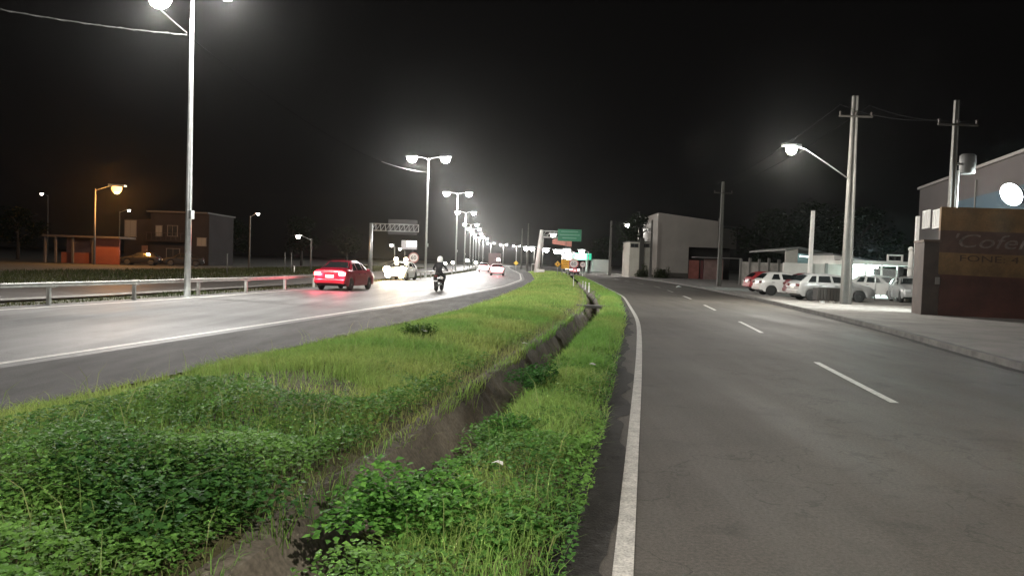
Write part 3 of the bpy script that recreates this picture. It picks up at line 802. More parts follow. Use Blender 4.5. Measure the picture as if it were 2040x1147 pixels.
# lorry beyond the two far cars
q = G(985, 537.5)
tr = empty("lorry", (q.x, q.y, 0), R(90), "dark box lorry beyond the two pale cars", "lorry")
b = MB(); b.box((0, 0, 2.05), (6.2, 2.4, 2.6), bevel=.04); b.build("cargo_box", mat("lorry_box", (.07, .045, .045), rough=.6, var=.2, scale=2), tr)
b = MB(); b.prism([(-1.1, .5), (1.1, .5), (1.1, 2.3), (.9, 2.75), (-.9, 2.75), (-1.1, 2.3)], ((3.25, 0, 0), (0, 1, 0), (0, 0, 1)), ((5.0, 0, 0), (0, 1, 0), (0, 0, .97))); b.build("cab", PT_GREY, tr)
b = MB(); b.box((.6, 0, .62), (7.4, .9, .22)); b.build("chassis", M_DMETAL, tr)
for x in (-2.0, -.9, 3.9):
    for s in (1, -1):
        b = MB(); b.lathe([(.2, -.14), (.42, -.14), (.5, -.1), (.5, .1), (.42, .14), (.2, .14)], (x, s * 1.0, .5), 'Y', 18); b.build("wheel", M_BLACK, tr)
for s in (1, -1):
    b = MB(); b.box((-3.14, s * .95, .75), (.06, .34, .16), bevel=.01); b.build("tail_lamp", M_TAIL, tr)
b = MB(); b.lathe([(.05, 0), (.26, .0), (.30, .05), (.26, .14), (.05, .16)], (-3.12, -.75, 2.1), 'X', 16); b.build("work_lamp", M_LENS, tr)

# motorcycle with its rider
def skinned(name, verts, edges, radii, m, parent, sub=2):
    me = bpy.data.meshes.new(name); me.from_pydata([Vector(v) for v in verts], edges, [])
    o = bpy.data.objects.new(name + "_tmp", me); COL.objects.link(o)
    o.modifiers.new("skin", 'SKIN'); s = o.modifiers.new("sub", 'SUBSURF'); s.levels = sub; s.render_levels = sub
    for i, r in enumerate(radii):
        sv = me.skin_vertices[0].data[i]; sv.radius = (r, r) if not isinstance(r, tuple) else r; sv.use_root = (i == 0)
    dg = bpy.context.evaluated_depsgraph_get()
    m2 = bpy.data.meshes.new_from_object(o.evaluated_get(dg)); bpy.data.objects.remove(o)
    m2.name = name; m2.materials.clear(); m2.materials.append(m)
    for f in m2.polygons: f.use_smooth = True
    ob = bpy.data.objects.new(name, m2); COL.objects.link(ob)
    if parent is not None: ob.parent = parent
    return ob
q = G(872, 580)
mh = hwdir(q.y) - math.pi / 2
mo = empty("motorcycle", (q.x, q.y + .6, 0), mh, "dark motorcycle ridden away along the highway", "motorcycle")
for yy in (-.62, .62):
    b = MB(); b.lathe([(.22, -.05), (.27, -.065), (.305, -.03), (.305, .03), (.27, .065), (.22, .05)], (0, yy, .305), 'X', 24)
    w = b.build("wheel", M_BLACK, mo)
    b = MB(); b.lathe([(.05, -.06), (.05, .06)], (0, yy, .305), 'X', 10)
    for k in range(6):
        a = math.pi * k / 3
        b.tube([(0, yy, .305), (0, yy + .22 * math.cos(a), .305 + .22 * math.sin(a))], .012, 5)
    b.build("rim", M_RIM, w)
skinned("engine", [(0, -.05, .45), (0, .15, .42), (0, .0, .60)], [(0, 1), (0, 2)], [.15, .13, .12], M_DMETAL, mo)
skinned("fuel_tank", [(0, .05, .86), (0, .25, .90), (0, .42, .84)], [(0, 1), (1, 2)], [.11, .15, .10], PT_GREY, mo)
skinned("seat", [(0, -.1, .80), (0, -.4, .84), (0, -.68, .90)], [(0, 1), (1, 2)], [.10, .13, .09], M_BLACK, mo)
b = MB(); b.tube([(.05, .62, .305), (.05, .50, .8), (.05, .42, 1.02)], .024, 8).tube([(-.05, .62, .305), (-.05, .50, .8), (-.05, .42, 1.02)], .024, 8); b.build("fork", M_GALV, mo)
b = MB(); b.tube([(-.38, .25, 1.06), (-.22, .38, 1.08), (0, .42, 1.04), (.22, .38, 1.08), (.38, .25, 1.06)], .016, 8); b.build("handlebar", M_DMETAL, mo)
b = MB(); b.tube([(.10, .1, .36), (.14, -.3, .34), (.15, -.75, .42)], [.03, .04, .05], 10); b.build("exhaust", M_GALV, mo)
b = MB(); b.box((0, -.80, .78), (.20, .05, .10), bevel=.015); b.build("tail_lamp", M_TAIL_OFF, mo)
b = MB(); b.box((0, -.86, .58), (.20, .02, .16)); b.build("number_plate", M_PLATE, mo)
b = MB(); b.prism([(-.09, .30), (.09, .30), (.10, .62), (-.10, .62)], ((0, -.74, .15), (1, 0, 0), (0, -.3, .95)), ((0, -.72, .15), (1, 0, 0), (0, -.3, .95))); b.build("mudguard", M_BLACK, mo)
ri = empty("person", (q.x, q.y + .6, 0), mh, "rider in dark clothes and white helmet seated on the motorcycle", "person")
V_ = [(0, -.15, .93), (0, -.13, 1.10), (0, -.06, 1.28), (0, .02, 1.42), (0, .05, 1.50), (0, .07, 1.56),
      (.19, .0, 1.38), (.34, .10, 1.18), (.36, .26, 1.09), (-.19, .0, 1.38), (-.34, .10, 1.18), (-.36, .26, 1.09),
      (.13, .0, .88), (.24, .28, .74), (.20, .05, .40), (.20, .16, .32), (-.13, .0, .88), (-.24, .28, .74), (-.20, .05, .40), (-.20, .16, .32)]
E_ = [(0, 1), (1, 2), (2, 3), (3, 4), (4, 5), (3, 6), (6, 7), (7, 8), (3, 9), (9, 10), (10, 11), (0, 12), (12, 13), (13, 14), (14, 15), (0, 16), (16, 17), (17, 18), (18, 19)]
R_ = [.17, .16, .18, .15, .07, .07, .075, .055, .045, .075, .055, .045, .10, .085, .06, .05, .10, .085, .06, .05]
skinned("body", V_, E_, R_, mat("dark_clothes", (.014, .014, .016), rough=.85, var=.2, scale=12), ri)
b = MB(); b.lathe([(.02, .285), (.09, .27), (.135, .21), (.152, .12), (.150, .03), (.13, -.04), (.09, -.06)][::-1], (0, .08, 1.53), 'Z', 20); b.build("helmet", mat("helmet_white", (.75, .75, .73), rough=.3), ri)
for s in (1, -1):       # gloved hands closed on the grips: a palm, four bent fingers and a thumb
    c = Vector((s * .36, .27, 1.075))
    vv = [c, c + Vector((0, .06, .01))]; ee = [(0, 1)]; rr = [.036, .034]
    for k in range(4):
        o_ = Vector((s * (-.03 + .02 * k), .085, .012)); i0 = len(vv)
        ln = (.9, 1.0, .96, .8)[k]
        vv += [c + o_, c + o_ + Vector((0, .022 * ln, -.03)), c + o_ + Vector((0, -.01, -.055 * ln))]; ee += [(1, i0), (i0, i0 + 1), (i0 + 1, i0 + 2)]; rr += [.010, .009, .008]
    i0 = len(vv); vv += [c + Vector((-s * .04, .03, -.01)), c + Vector((-s * .045, .06, -.035))]; ee += [(0, i0), (i0, i0 + 1)]; rr += [.011, .009]
    skinned("glove", vv, ee, rr, M_BLACK, ri, 1)

# ------------------------------------------------------------------ side-road posts and lamps
def concrete_pole(label, base, h, group="concrete poles along the side road", crossarm=True, r0=.19, name="utility_pole", rz=0):
    root = empty(name, base, rz, label, "utility pole", group)
    b = MB()
    # slightly tapered I-like square post with a recessed face
    b.prism([(-r0, -r0 * .8), (-r0 * .55, -r0 * .8), (-r0 * .45, -r0 * .55), (r0 * .45, -r0 * .55), (r0 * .55, -r0 * .8), (r0, -r0 * .8), (r0, r0 * .8), (-r0, r0 * .8)],
            ((0, 0, -.05), (1, 0, 0), (0, 1, 0)), ((0, 0, h), (.55, 0, 0), (0, .55, 0)))
    b.build("post", M_CONC, root)
    if crossarm:
        b = MB(); b.box((0, -.16, h - 1.0), (1.6, .07, .08)); ca = b.build("crossarm", mat("weathered_wood", (.03, .026, .021), rough=.95, var=.3, scale=6), root)
        for x in (-.75, 0, .75):
            b = MB(); b.lathe([(.03, 0), (.05, .04), (.03, .08), (.055, .12), (.02, .18)], (x, -.16, h - .945), 'Z', 10); b.build("insulator", mat("insulator", (.03, .022, .018), rough=.6), ca)
    return root
def street_arm(root, z0, dx, dy, dz, power, lens, tint=(1, .96, .88), spot=165, scale=1.0, light=True):
    b = MB(); e = Vector((dx, dy, z0 + dz)); d = Vector((dx, dy, 0)).normalized()
    b.tube([(0, 0, z0), (dx * .45, dy * .45, z0 + dz * .52), (dx * .85, dy * .85, z0 + dz * .95), e], [.028] * 4, 8); b.build("arm", M_GALV, root)
    h = MB(); sd = Vector((-d.y, d.x, 0))
    h.prism([(-.14, -.02), (-.12, .07), (.12, .07), (.14, -.02)], (e - d * .15, sd * scale, (0, 0, scale)), (e + d * .55 * scale, sd * .8 * scale, (0, 0, .8 * scale)))
    hd = h.build("lamp_head", M_GALV, root)
    c = e + d * .22 * scale
    g = MB(); g.lathe([(.03, -.27), (.11, -.24), (.17, -.15), (.185, -.05), (.165, 0)], c + Vector((0, 0, -.02)), 'Z', 14)
    if scale != 1:
        for v in g.bm.verts: v.co = c + (v.co - c) * scale
    g.build("lens", lens, hd)
    if light: lamp_light("lamp", root, c + Vector((0, 0, -.33 * scale)), power, tint, size=.18)

q = G(1684, 605.5, .126)
rp = concrete_pole("tall concrete lamp post standing in front of the silver estate car", q, 10.0, r0=.215, name="lamp_post", rz=R(-20)); rp["category"] = "lamp post"
L1 = P(1587, 292, q.y - 1.2); loc = L1 - q
rp.rotation_euler = (0, 0, 0)
street_arm(rp, P(1690, 360, q.y).z - q.z, loc.x, loc.y, loc.z - (P(1690, 360, q.y).z - q.z), STREET_W, M_LENS_W, scale=1.35)
q2 = G(1432, 570, .126); concrete_pole("bare concrete pole in front of the grey warehouse", (q2.x, q2.y, .126), P(1436, 365, q2.y).z, crossarm=True)
q3 = G(1295, 553, .126); p3 = concrete_pole("pale concrete post below the switched-off lamp, left of the warehouse", (q3.x, q3.y, .126), P(1298, 440, q3.y).z, crossarm=False, r0=.2)
street_arm(p3, 6.2, -.5, -.8, .5, 0, M_HEAD_OFF, light=False, scale=1.2)
q4 = G(1500, 556); concrete_pole("thin distant pole rising behind the low grey wall", (q4.x, q4.y + 25, 0), P(1498, 437, q4.y + 25).z, crossarm=False, r0=.15)
q5 = G(1214, 549); p5 = concrete_pole("concrete pole at the far bend left of the low pale house", (q5.x, q5.y, 0), P(1216, 440, q5.y).z, crossarm=False, r0=.22)
L5 = P(1254, 446, q5.y + 4); l5 = empty("street_lamp", (L5.x + 1.6, L5.y, 0), 0, "lit street lamp beside the dark tree left of the warehouse", "street lamp")
b = MB(); b.tube([(0, 0, 0), (0, 0, L5.z - .6)], [.12, .08], 8); b.build("pole", M_CONC, l5)
street_arm(l5, L5.z - .8, -1.5, 0, .8, STREET_W, M_LENS_W, scale=1.9)
# same row, next lamp, out of view to the right of the viewer
pb = concrete_pole("concrete lamp post of the side road standing just right of the viewer", (8.1, -2.5, .126), 10.6, name="lamp_post"); pb["category"] = "lamp post"
street_arm(pb, 8.6, -2.4, -.3, .9, 0, M_LENS_W, scale=1.2, light=False)
lamp_light("lamp", pb, (-2.6, -.3, 9.2), 6300, (1, .93, .82), spot=140, aim=(0, 0, -1), size=.2, blend=.7)
# pole with transformer behind the painted wall
q6 = P(1888, 550, 30.5); p6 = concrete_pole("tall dim pole with transformer behind the yellow painted wall", (q6.x, q6.y, .1), P(1897, 205, 30.5).z, r0=.145)
b = MB(); b.lathe([(.26, 0), (.30, .05), (.30, .72), (.22, .80)], (.62, .1, P(1920, 346, 30.5).z - .1), 'Z', 18); tf = b.build("transformer", mat("transformer_grey", (.05, .05, .048), rough=.6), p6)
b = MB(); b.box((.3, .1, P(1920, 346, 30.5).z + .3), (.3, .12, .08)); b.build("bracket", M_GALV, p6)
b = MB(); b.tube([(.17, -.05, 0.), (.17, -.05, P(1893, 345, 30.5).z)], .045, 8); b.build("lit_edge_strip", M_WHITEP, p6)  # white strip added for the floodlight's bright edge on the pole
tp = lambda o, z, dx=0: Vector((o.location.x + dx, o.location.y, z))
for dx in (-.7, .7):
    cable("power_cable", "power line between the lamp post and transformer pole, %s wire" % ("road-side" if dx < 0 else "wall-side"), [tp(rp, 9.7, dx), tp(p6, P(1897, 240, 30.5).z, dx)], .25, .008, 14, group="power lines of the side road", m=M_CABLE_D)
    cable("power_cable", "power line between the lamp post and bare pole, %s wire" % ("road-side" if dx < 0 else "wall-side"), [tp(rp, 9.7, dx), tp(bpy.data.objects["utility_pole"], 9.0, dx)], .4, .008, 14, group="power lines of the side road", m=M_CABLE_D)
# plain white post among the parked cars
q = P(1612, 560, 50); wp = empty("tall_post", (q.x, q.y, .1), 0, "plain white post rising behind the wine red car", "post")
b = MB(); b.prism([(-.13, -.1), (.13, -.1), (.13, .1), (-.13, .1)], ((0, 0, 0), (1, 0, 0), (0, 1, 0)), ((.05, 0, P(1613, 420, 50).z - .1), (.8, 0, 0), (0, .8, 0))); b.build("post", M_WHITEP, wp)
b = MB(); b.box((.05, 0, P(1613, 420, 50).z - .08), (.24, .2, .05)); b.build("cap", M_CONC, wp)

# small far lamps: (lamp pixel, pole-foot x pixel, depth, lens scale, warm?)
def small_lamp(label, px, py, Yd, pole_dx, lens, scale, power=0, tint=(1, .95, .88), group="small far street lamps", zfoot=0):
    e = P(px, py, Yd)
    root = empty("street_lamp", (e.x + pole_dx, e.y, zfoot), 0, label, "street lamp", group)
    b = MB(); b.tube([(0, 0, 0), (0, 0, e.z - .3 - zfoot)], [.11, .075], 8); b.build("pole", M_CONC, root)
    street_arm(root, e.z - .5 - zfoot, -pole_dx - .22 * scale * (1 if -pole_dx > 0 else -1), 0, .5, power, lens, tint, scale=scale, light=power > 0)
    return root
small_lamp("sodium lamp glowing orange beside the orange-walled shop", 233, 371, 77, -2.2, M_LENS_O, 2.6, 3000, (1, .42, .10), group=None)
small_lamp("pale lamp on a slim pole right of the two-storey house", 514, 425, 90, -.9, M_LENS_D, .85)
small_lamp("yellow lamp over the dark verge left of the red car", 594, 469, 85, 1.5, M_LENS_D, 1.2)
small_lamp("twin white lamps of the far left hillside", 83, 385, 140, 1.2, M_LENS_D, 1.2)
small_lamp("single white lamp above the two-storey house", 257, 418, 130, -1.6, M_LENS_D, 1.1)
small_lamp("small orange lamp just above the oncoming car", 780, 487, 110, .5, M_LENS_D, 1.2)
small_lamp("tiny orange lamp beside the lit billboard", 797, 494, 130, .8, M_LENS_D, 1.3)
for px, py, dx, lb in ((1049, 492, 1.6, "left of the twin lamps on the far concrete pole"), (1060, 492, -1.0, "right of the twin lamps on the far concrete pole"), (1088, 495, -1.2, "lamp right of the gantry column, below the green sign"),
                       (1102, 466, -2.0, "lamp shining just left of the green sign"), (1109, 498, 1.2, "leftmost lamp of the cluster under the red banner"), (1117, 498, 1.6, "largest lamp of the cluster under the red banner"),
                       (1130, 496, 1.0, "lamp between the red banner and the green canopy"), (1159, 498, 1.4, "lamp above the right end of the green canopy"), (1126, 506, 1.4, "lamp just left of the green canopy")):
    small_lamp("white " + lb, px, py, 150, dx, M_LENS, 2.6, 900 if px in (1117, 1102) else 0, group="lamps around the filling station")
for px, py in ((902, 523), (931, 519), (948, 523), (887, 525)):
    e = P(px, py, 125)
    o = empty("ground_light", (e.x, e.y, 0), 0, {902: "low white light between the second and third lamp posts", 931: "low white light right of the fourth lamp post", 948: "low white light nearest the white car in the bend", 887: "faintest low light right of the rider"}[px], "light", "low lights on the far verge")
    b = MB(); b.tube([(0, 0, 0), (0, 0, max(.3, e.z - .25))], .05, 6); b.build("post", M_DMETAL, o)
    b = MB(); b.lathe([(.03, -.22), (.2, -.15), (.26, 0), (.2, .15), (.03, .22)], (0, 0, e.z), 'Z', 12); b.build("bulb", M_LENS_D, o)

# ------------------------------------------------------------------ signs
def frame_pts(c, w, h): return [(c[0] - w / 2, c[1], c[2] - h / 2), (c[0] + w / 2, c[1], c[2] - h / 2), (c[0] + w / 2, c[1], c[2] + h / 2), (c[0] - w / 2, c[1], c[2] + h / 2)]
FACE = lambda x, y, z, rz=0: Matrix.Translation((x, y, z)) @ Matrix.Rotation(rz, 4, 'Z') @ Matrix.Rotation(math.pi / 2, 4, 'X')
M_SRED = mat("sign_red", (.45, .03, .03), rough=.5); M_SWHITE = mat("sign_white", (.85, .78, .76), rough=.55, var=.06, scale=8); M_SBLACK = mat("sign_black", (.02, .02, .02), rough=.6)
M_SORANGE = mat("sign_orange", (.95, .50, .04), rough=.55); M_SYEL = mat("sign_yellow", (.62, .40, .04), rough=.55); M_SGREEN = mat("sign_green", (.01, .14, .07), rough=.5, var=.1, scale=3)
def round_sign(label, px, py, Yd, dia, foot=None, txt="60", group="round speed limit signs", ring=M_SRED):
    c = P(px, py, Yd); root = empty("speed_sign", (c.x, c.y, 0), 0, label, "road sign", group)
    b = MB(); b.tube([(0, .06, 0), (0, .06, c.z + dia * .3)], .035, 8); b.build("post", M_GALV, root)
    b = MB(); b.lathe([(dia / 2, -.012), (dia / 2, .012)], (0, 0, c.z), 'Y', 32, False); disc = b.build("disc", ring, root)
    b = MB(); b.lathe([(dia * .40, -.017), (dia * .40, -.012)], (0, 0, c.z), 'Y', 32, False); b.build("face", M_SWHITE, disc)
    text_mesh(txt, dia * .52, M_SBLACK, "lettering", disc, FACE(0, -.020, c.z - dia * .18), align='CENTER')
    return root
round_sign("faded round 60 sign left of the second lamp post", 824, 513, 60, .84, ring=mat("sign_ring_faded", (.42, .16, .15), rough=.6))
round_sign("large round 60 sign right of the orange board", 1143, 525, 96, 1.22, ring=mat("sign_ring_bright", (.55, .12, .12), rough=.5))
round_sign("smaller grey round sign to the right of the large one", 1161, 527, 96, .78, ring=mat("sign_ring_dull", (.35, .18, .17), rough=.5))
def diamond(label, px, py, Yd, side, m, group="diamond warning signs", arrow=True):
    c = P(px, py, Yd); root = empty("warning_sign", (c.x, c.y, 0), 0, label, "road sign", group)
    b = MB(); b.tube([(0, .05, 0), (0, .05, c.z)], .035, 8); b.build("post", M_GALV, root)
    k = side * .707
    b = MB(); b.prism([(0, -k), (k, 0), (0, k), (-k, 0)], ((0, -.01, c.z), (1, 0, 0), (0, 0, 1)), ((0, .012, c.z), (1, 0, 0), (0, 0, 1))); pl = b.build("plate", m, root)
    k2 = k * .88
    b = MB()
    for a, d in (((0, -k2), (k2, 0)), ((k2, 0), (0, k2)), ((0, k2), (-k2, 0)), ((-k2, 0), (0, -k2))):
        b.tube([(a[0], -.014, c.z + a[1]), (d[0], -.014, c.z + d[1])], .012, 4)
    b.build("border", M_SBLACK, pl)
    if arrow:
        b = MB(); b.prism([(-.05, -.25), (.05, -.25), (.05, .05), (.15, .05), (0, .28), (-.15, .05), (-.05, .05)], ((0, -.016, c.z), (side, 0, 0), (0, 0, side)), ((0, -.011, c.z), (side, 0, 0), (0, 0, side))); b.build("arrow", M_SBLACK, pl)
    return root
diamond("orange diamond sign left of the orange board", 1111, 526, 96, .60, M_SORANGE)
diamond("small yellow diamond sign far off at the bend of the highway", 1028, 524, 150, .72, M_SYEL, arrow=False)
c = P(1126, 526.5, 97); root = empty("roadworks_board", (c.x, c.y, 0), 0, "plain orange rectangular board between the diamond and the 60 sign", "road sign")
for s in (-.35, .35):
    b = MB(); b.tube([(s, .06, 0), (s, .06, c.z + .4)], .035, 8); b.build("post", M_GALV, root)
b = MB(); b.box((0, 0, c.z), (1.06, .03, 1.12), bevel=.01); bd = b.build("board", M_SORANGE, root)
b = MB()
for k in range(4): b.box((0, -.018, c.z + .3 - .2 * k), (.7 - .1 * (k % 2), .006, .05))
b.build("text_line", mat("sign_dark_orange", (.30, .11, .01), rough=.6), bd)

# overhead gantry on the left, seen from behind
Yg = 88.0; c0 = P(737, 545, Yg); ct = P(738, 446, Yg); ce = P(834, 450, Yg)
ga = empty("sign_gantry", (c0.x, Yg, 0), 0, "single-post overhead sign gantry with lattice arm left of the highway", "gantry")
zt = ct.z + .1; Lg = ce.x - c0.x
b = MB(); b.tube([(0, 0, 0), (0, 0, zt)], [.26, .2], 10); b.build("post", M_GALV, ga)
zlo, zhi = zt - .85, zt - .05
b = MB(); b.tube([(0, 0, zhi), (Lg, 0, zhi)], .065, 6).tube([(0, 0, zlo), (Lg, 0, zlo)], .065, 6); b.build("chord", M_GALV, ga)
b = MB(); n = 10
for k in range(n):
    x0 = Lg * k / n; x1 = Lg * (k + 1) / n
    b.tube([(x0, 0, zlo), (x1, 0, zhi)], .035, 5).tube([(x1, 0, zlo), (x1, 0, zhi)], .03, 5)
b.build("lattice", M_GALV, ga)
b = MB(); b.box((Lg * .66, .22, (zlo + zhi) / 2 + .1), (Lg * .62, .04, 1.75), bevel=.01); b.build("sign_panel", mat("sign_back", (.045, .045, .045), rough=.8), ga)
# lit billboard below it
Yb = 84.0; c = P(817, 488, Yb); bb = empty("billboard", (c.x, Yb, 0), 0, "small white illuminated billboard under the lattice arm", "billboard")
b = MB(); b.tube([(.3, .1, 0), (.3, .1, c.z)], .09, 8); b.build("post", M_DMETAL, bb)
b = MB(); b.box((-.1, 0, c.z), (1.75, .18, 1.0), bevel=.05); bo = b.build("panel", mat("billboard_case", (.4, .38, .38), rough=.6), bb)
b = MB(); b.box((.18, -.10, c.z + .12), (1.05, .02, .62), bevel=.008); b.build("lit_face", mat("billboard_lit", (.9, .88, .88), emit=(1, .93, .92), estr=4), bo)

# green gantry on the right
Yr = 118.0; c0 = P(1072, 546, Yr); ct = P(1077, 458, Yr); gl = P(1111, 468, Yr); gr = P(1158, 468, Yr)
gg = empty("sign_gantry", (c0.x, Yr, 0), 0, "stout grey gantry column carrying the green direction sign", "gantry")
zt = ct.z
b = MB(); b.tube([(-.3, 0, 0), (.35, 0, zt)], [.42, .28], 12); b.build("column", M_WHITEP, gg)
b = MB(); b.box((.35, 0, .35), (1.2, 1.0, .7), bevel=.04); b.build("base_block", M_WHITEP, gg)
b = MB(); xr = gr.x - c0.x
b.tube([(.3, 0, zt - .15), (xr, 0, zt - .15)], .09, 8).tube([(.3, 0, zt - 1.1), (xr, 0, zt - 1.1)], .09, 8)
for k in range(9):
    b.tube([(.4 + (xr - .4) * k / 9, 0, zt - 1.1), (.4 + (xr - .4) * (k + 1) / 9, 0, zt - .15)], .045, 5)
b.build("arm", M_GALV, gg)
xl = gl.x - c0.x; h_ = 1.85; zc = gl.z
b = MB(); b.box(((xl + xr) / 2, -.2, zc), (xr - xl, .05, h_), bevel=.01); sp = b.build("sign_panel", M_SGREEN, gg)
b = MB()
for zz, wd_ in ((.55, .72), (.05, .86), (-.45, .6)): b.box(((xl + xr) / 2, -.230, zc + zz), ((xr - xl) * wd_, .006, .16))
b.build("text_line", mat("sign_text_dim", (.10, .24, .17), rough=.6), sp)
# red banner board under it
Yv = 150.0; a = P(1100, 480, Yv); e = P(1140, 482, Yv)
vb = empty("billboard", ((a.x + e.x) / 2, Yv, 0), R(12), "reddish banner board on a post below the green sign", "billboard")
b = MB(); b.tube([(.8, .1, 0), (.8, .1, a.z)], .12, 8); b.build("post", M_DMETAL, vb)
w_ = e.x - a.x
b = MB(); b.prism([(-w_ / 2, -.55), (w_ / 2, -1.0), (w_ / 2, .95), (-w_ / 2, .3)], ((0, 0, a.z), (1, 0, 0), (0, 0, 1)), ((0, .12, a.z), (1, 0, 0), (0, 0, 1))); b.build("banner", mat("banner_red", (.34, .13, .10), rough=.7, var=.3, scale=.8), vb)

# filling station canopy, glowing green and white
Yc = 175.0; a = P(1128, 518, Yc); e = P(1177, 516, Yc); m_ = P(1144, 516, Yc)
fs = empty("filling_station", (a.x, Yc, 0), 0, "filling station with glowing white and green canopy edge", "building")
zt = P(1150, 504, Yc).z; zb_ = P(1150, 517, Yc).z; wd_ = e.x - a.x; wm = m_.x - a.x
b = MB(); b.box((wd_ / 2, 4, (zt + zb_) / 2), (wd_, 8, zt - zb_)); cn = b.build("canopy", mat("canopy_white", (.4, .42, .41), rough=.6), fs)
b = MB(); b.box(((wm + wd_) / 2, -.06, (zt + zb_) / 2), (wd_ - wm - .2, .08, (zt - zb_) * .95)); b.build("green_fascia", mat("fascia_mint", (.3, .7, .5), emit=(.50, 1, .80), estr=.75), cn)
b = MB(); b.box((wd_ - .45, -.11, (zt + zb_) / 2), (1.1, .06, (zt - zb_) * .97)); b.build("green_edge", mat("fascia_green", (.02, .3, .18), emit=(.02, .42, .24), estr=.6), cn)
b = MB(); b.box((wm / 2 - .2, -.06, (zt + zb_) / 2 - .1), (wm * .75, .08, (zt - zb_) * 1.1)); b.build("white_fascia", mat("fascia_white", (.8, .85, .8), emit=(.85, 1, .92), estr=.9), cn)
for x in (.6, wd_ - .6):
    b = MB(); b.box((x, 4, zb_ / 2), (.4, .4, zb_)); b.build("column", M_WHITEP, fs)
b = MB(); b.box((wd_ + 2.4, 3, 1.5), (3.6, 5, 3.0)); b.build("kiosk", mat("kiosk_wall", (.4, .4, .38), rough=.8), fs)
lamp_light("canopy_light", fs, (wd_ / 2, -1.2, zb_ - .3), 200, (.5, 1, .8), size=.5)

# delineator posts at the drain
for i, (px, py) in enumerate(((1161, 573), (1166, 577), (1173, 582), (1142, 577))):
    q = G(px, py); o = empty("marker_post", (q.x, q.y, 0), 0, ["thin white marker post, left of the three beside the drain", "thin white marker post, middle of the three beside the drain", "thickest white marker post, right of the three beside the drain", "faint white marker post on the grass left of the drain"][i], "post", "white marker posts by the drain")
    h = (.46, .5, .56, .8)[i]
    b = MB(); b.box((0, 0, h / 2), (.07 if i < 3 else .04, .05, h), bevel=.006); b.build("post", M_WHITEP, o)
    b = MB(); b.box((0, -.028, h - .12), (.055 if i < 3 else .03, .01, .10)); b.build("reflector", mat("reflector", (.5, .48, .3), rough=.3), o)
# far concrete poles between highway and side road
for px, py, pt_, lb in ((1038, 537, 455, "thin far concrete pole right of the yellow diamond sign"), (1050, 541, 445, "concrete pole with twin lamps left of the gantry column")):
    q = G(px, py); concrete_pole(lb, (q.x, q.y, 0), P(px + 3, pt_, q.y).z, "far poles by the gantry", False, .2)
q = G(1062, 542); o = empty("traffic_cabinet", (q.x, q.y, 0), 0, "small grey cabinet standing left of the gantry column", "cabinet")
b = MB(); b.box((0, 0, .75), (.6, .45, 1.5), bevel=.02); b.build("body", M_WHITEP, o)
b = MB(); b.box((0, -.235, .8), (.5, .02, 1.2)); b.build("door", M_CONC, o)
# slim road-side posts left of the red car
for px, py, pt_, i in ((567, 541, 503, 0), (580, 542, 503, 1), (586, 543, 530, 2), (452, 545, 505, 3)):
    q = G(px, py); h = P(px, pt_, q.y).z
    o = empty("verge_post", (q.x, q.y, 0), 0, ["left of the two slim grey posts on the far verge", "right of the two slim grey posts on the far verge", "short white stub post right of the two slim posts", "lone slim post on the verge right of the lamp post"][i], "post", "slim posts on the far verge")
    b = MB(); b.tube([(0, 0, 0), (0, 0, h)], [.05, .045], 8).box((0, 0, h), (.14, .14, .03)); b.build("post", M_WHITEP if i == 2 else M_CONC, o)

# ------------------------------------------------------------------ buildings
def wall_panel(b, a, c, z0, z1, t=.25, z1b=None):
    """upright slab from a to c (xy), thickness t away from the viewer side, height may change along it"""
    a = Vector((a[0], a[1], 0)); c = Vector((c[0], c[1], 0)); d = (c - a).normalized(); nrm = Vector((-d.y, d.x, 0)) * t
    z1b = z1 if z1b is None else z1b
    v = [b.bm.verts.new(p_) for p_ in (a + Vector((0, 0, z0)), c + Vector((0, 0, z0)), c + Vector((0, 0, z1b)), a + Vector((0, 0, z1)), a + nrm + Vector((0, 0, z0)), c + nrm + Vector((0, 0, z0)), c + nrm + Vector((0, 0, z1b)), a + nrm + Vector((0, 0, z1)))]
    for f in ((0, 1, 2, 3), (5, 4, 7, 6), (0, 4, 5, 1), (1, 5, 6, 2), (2, 6, 7, 3), (3, 7, 4, 0)): 
        q_ = b.bm.faces.new([v[i] for i in f]); q_.material_index = b.slot
def window(parent, c, w, h, rz, m_glass, frame=M_WHITEP, bars=2):
    rot = Matrix.Rotation(rz, 3, 'Z'); b = MB()
    for dx, dz, sx, sz in ((0, h / 2, w + .12, .07), (0, -h / 2, w + .12, .07), (-w / 2, 0, .07, h), (w / 2, 0, .07, h)):
        b.box(Vector(c) + rot @ Vector((dx, 0, dz)), (sx, .09, sz), rz)
    for k in range(1, bars): b.box(Vector(c) + rot @ Vector((-w / 2 + w * k / bars, 0, 0)), (.04, .07, h), rz)
    fr = b.build("window", frame, parent)
    b = MB(); b.box(Vector(c), (w - .06, .03, h - .06), rz); b.build("pane", m_glass, fr)
M_PANE = mat("pane_dark", (.02, .022, .024), rough=.1); M_PANE_L = mat("pane_pale", (.42, .42, .40), rough=.4)

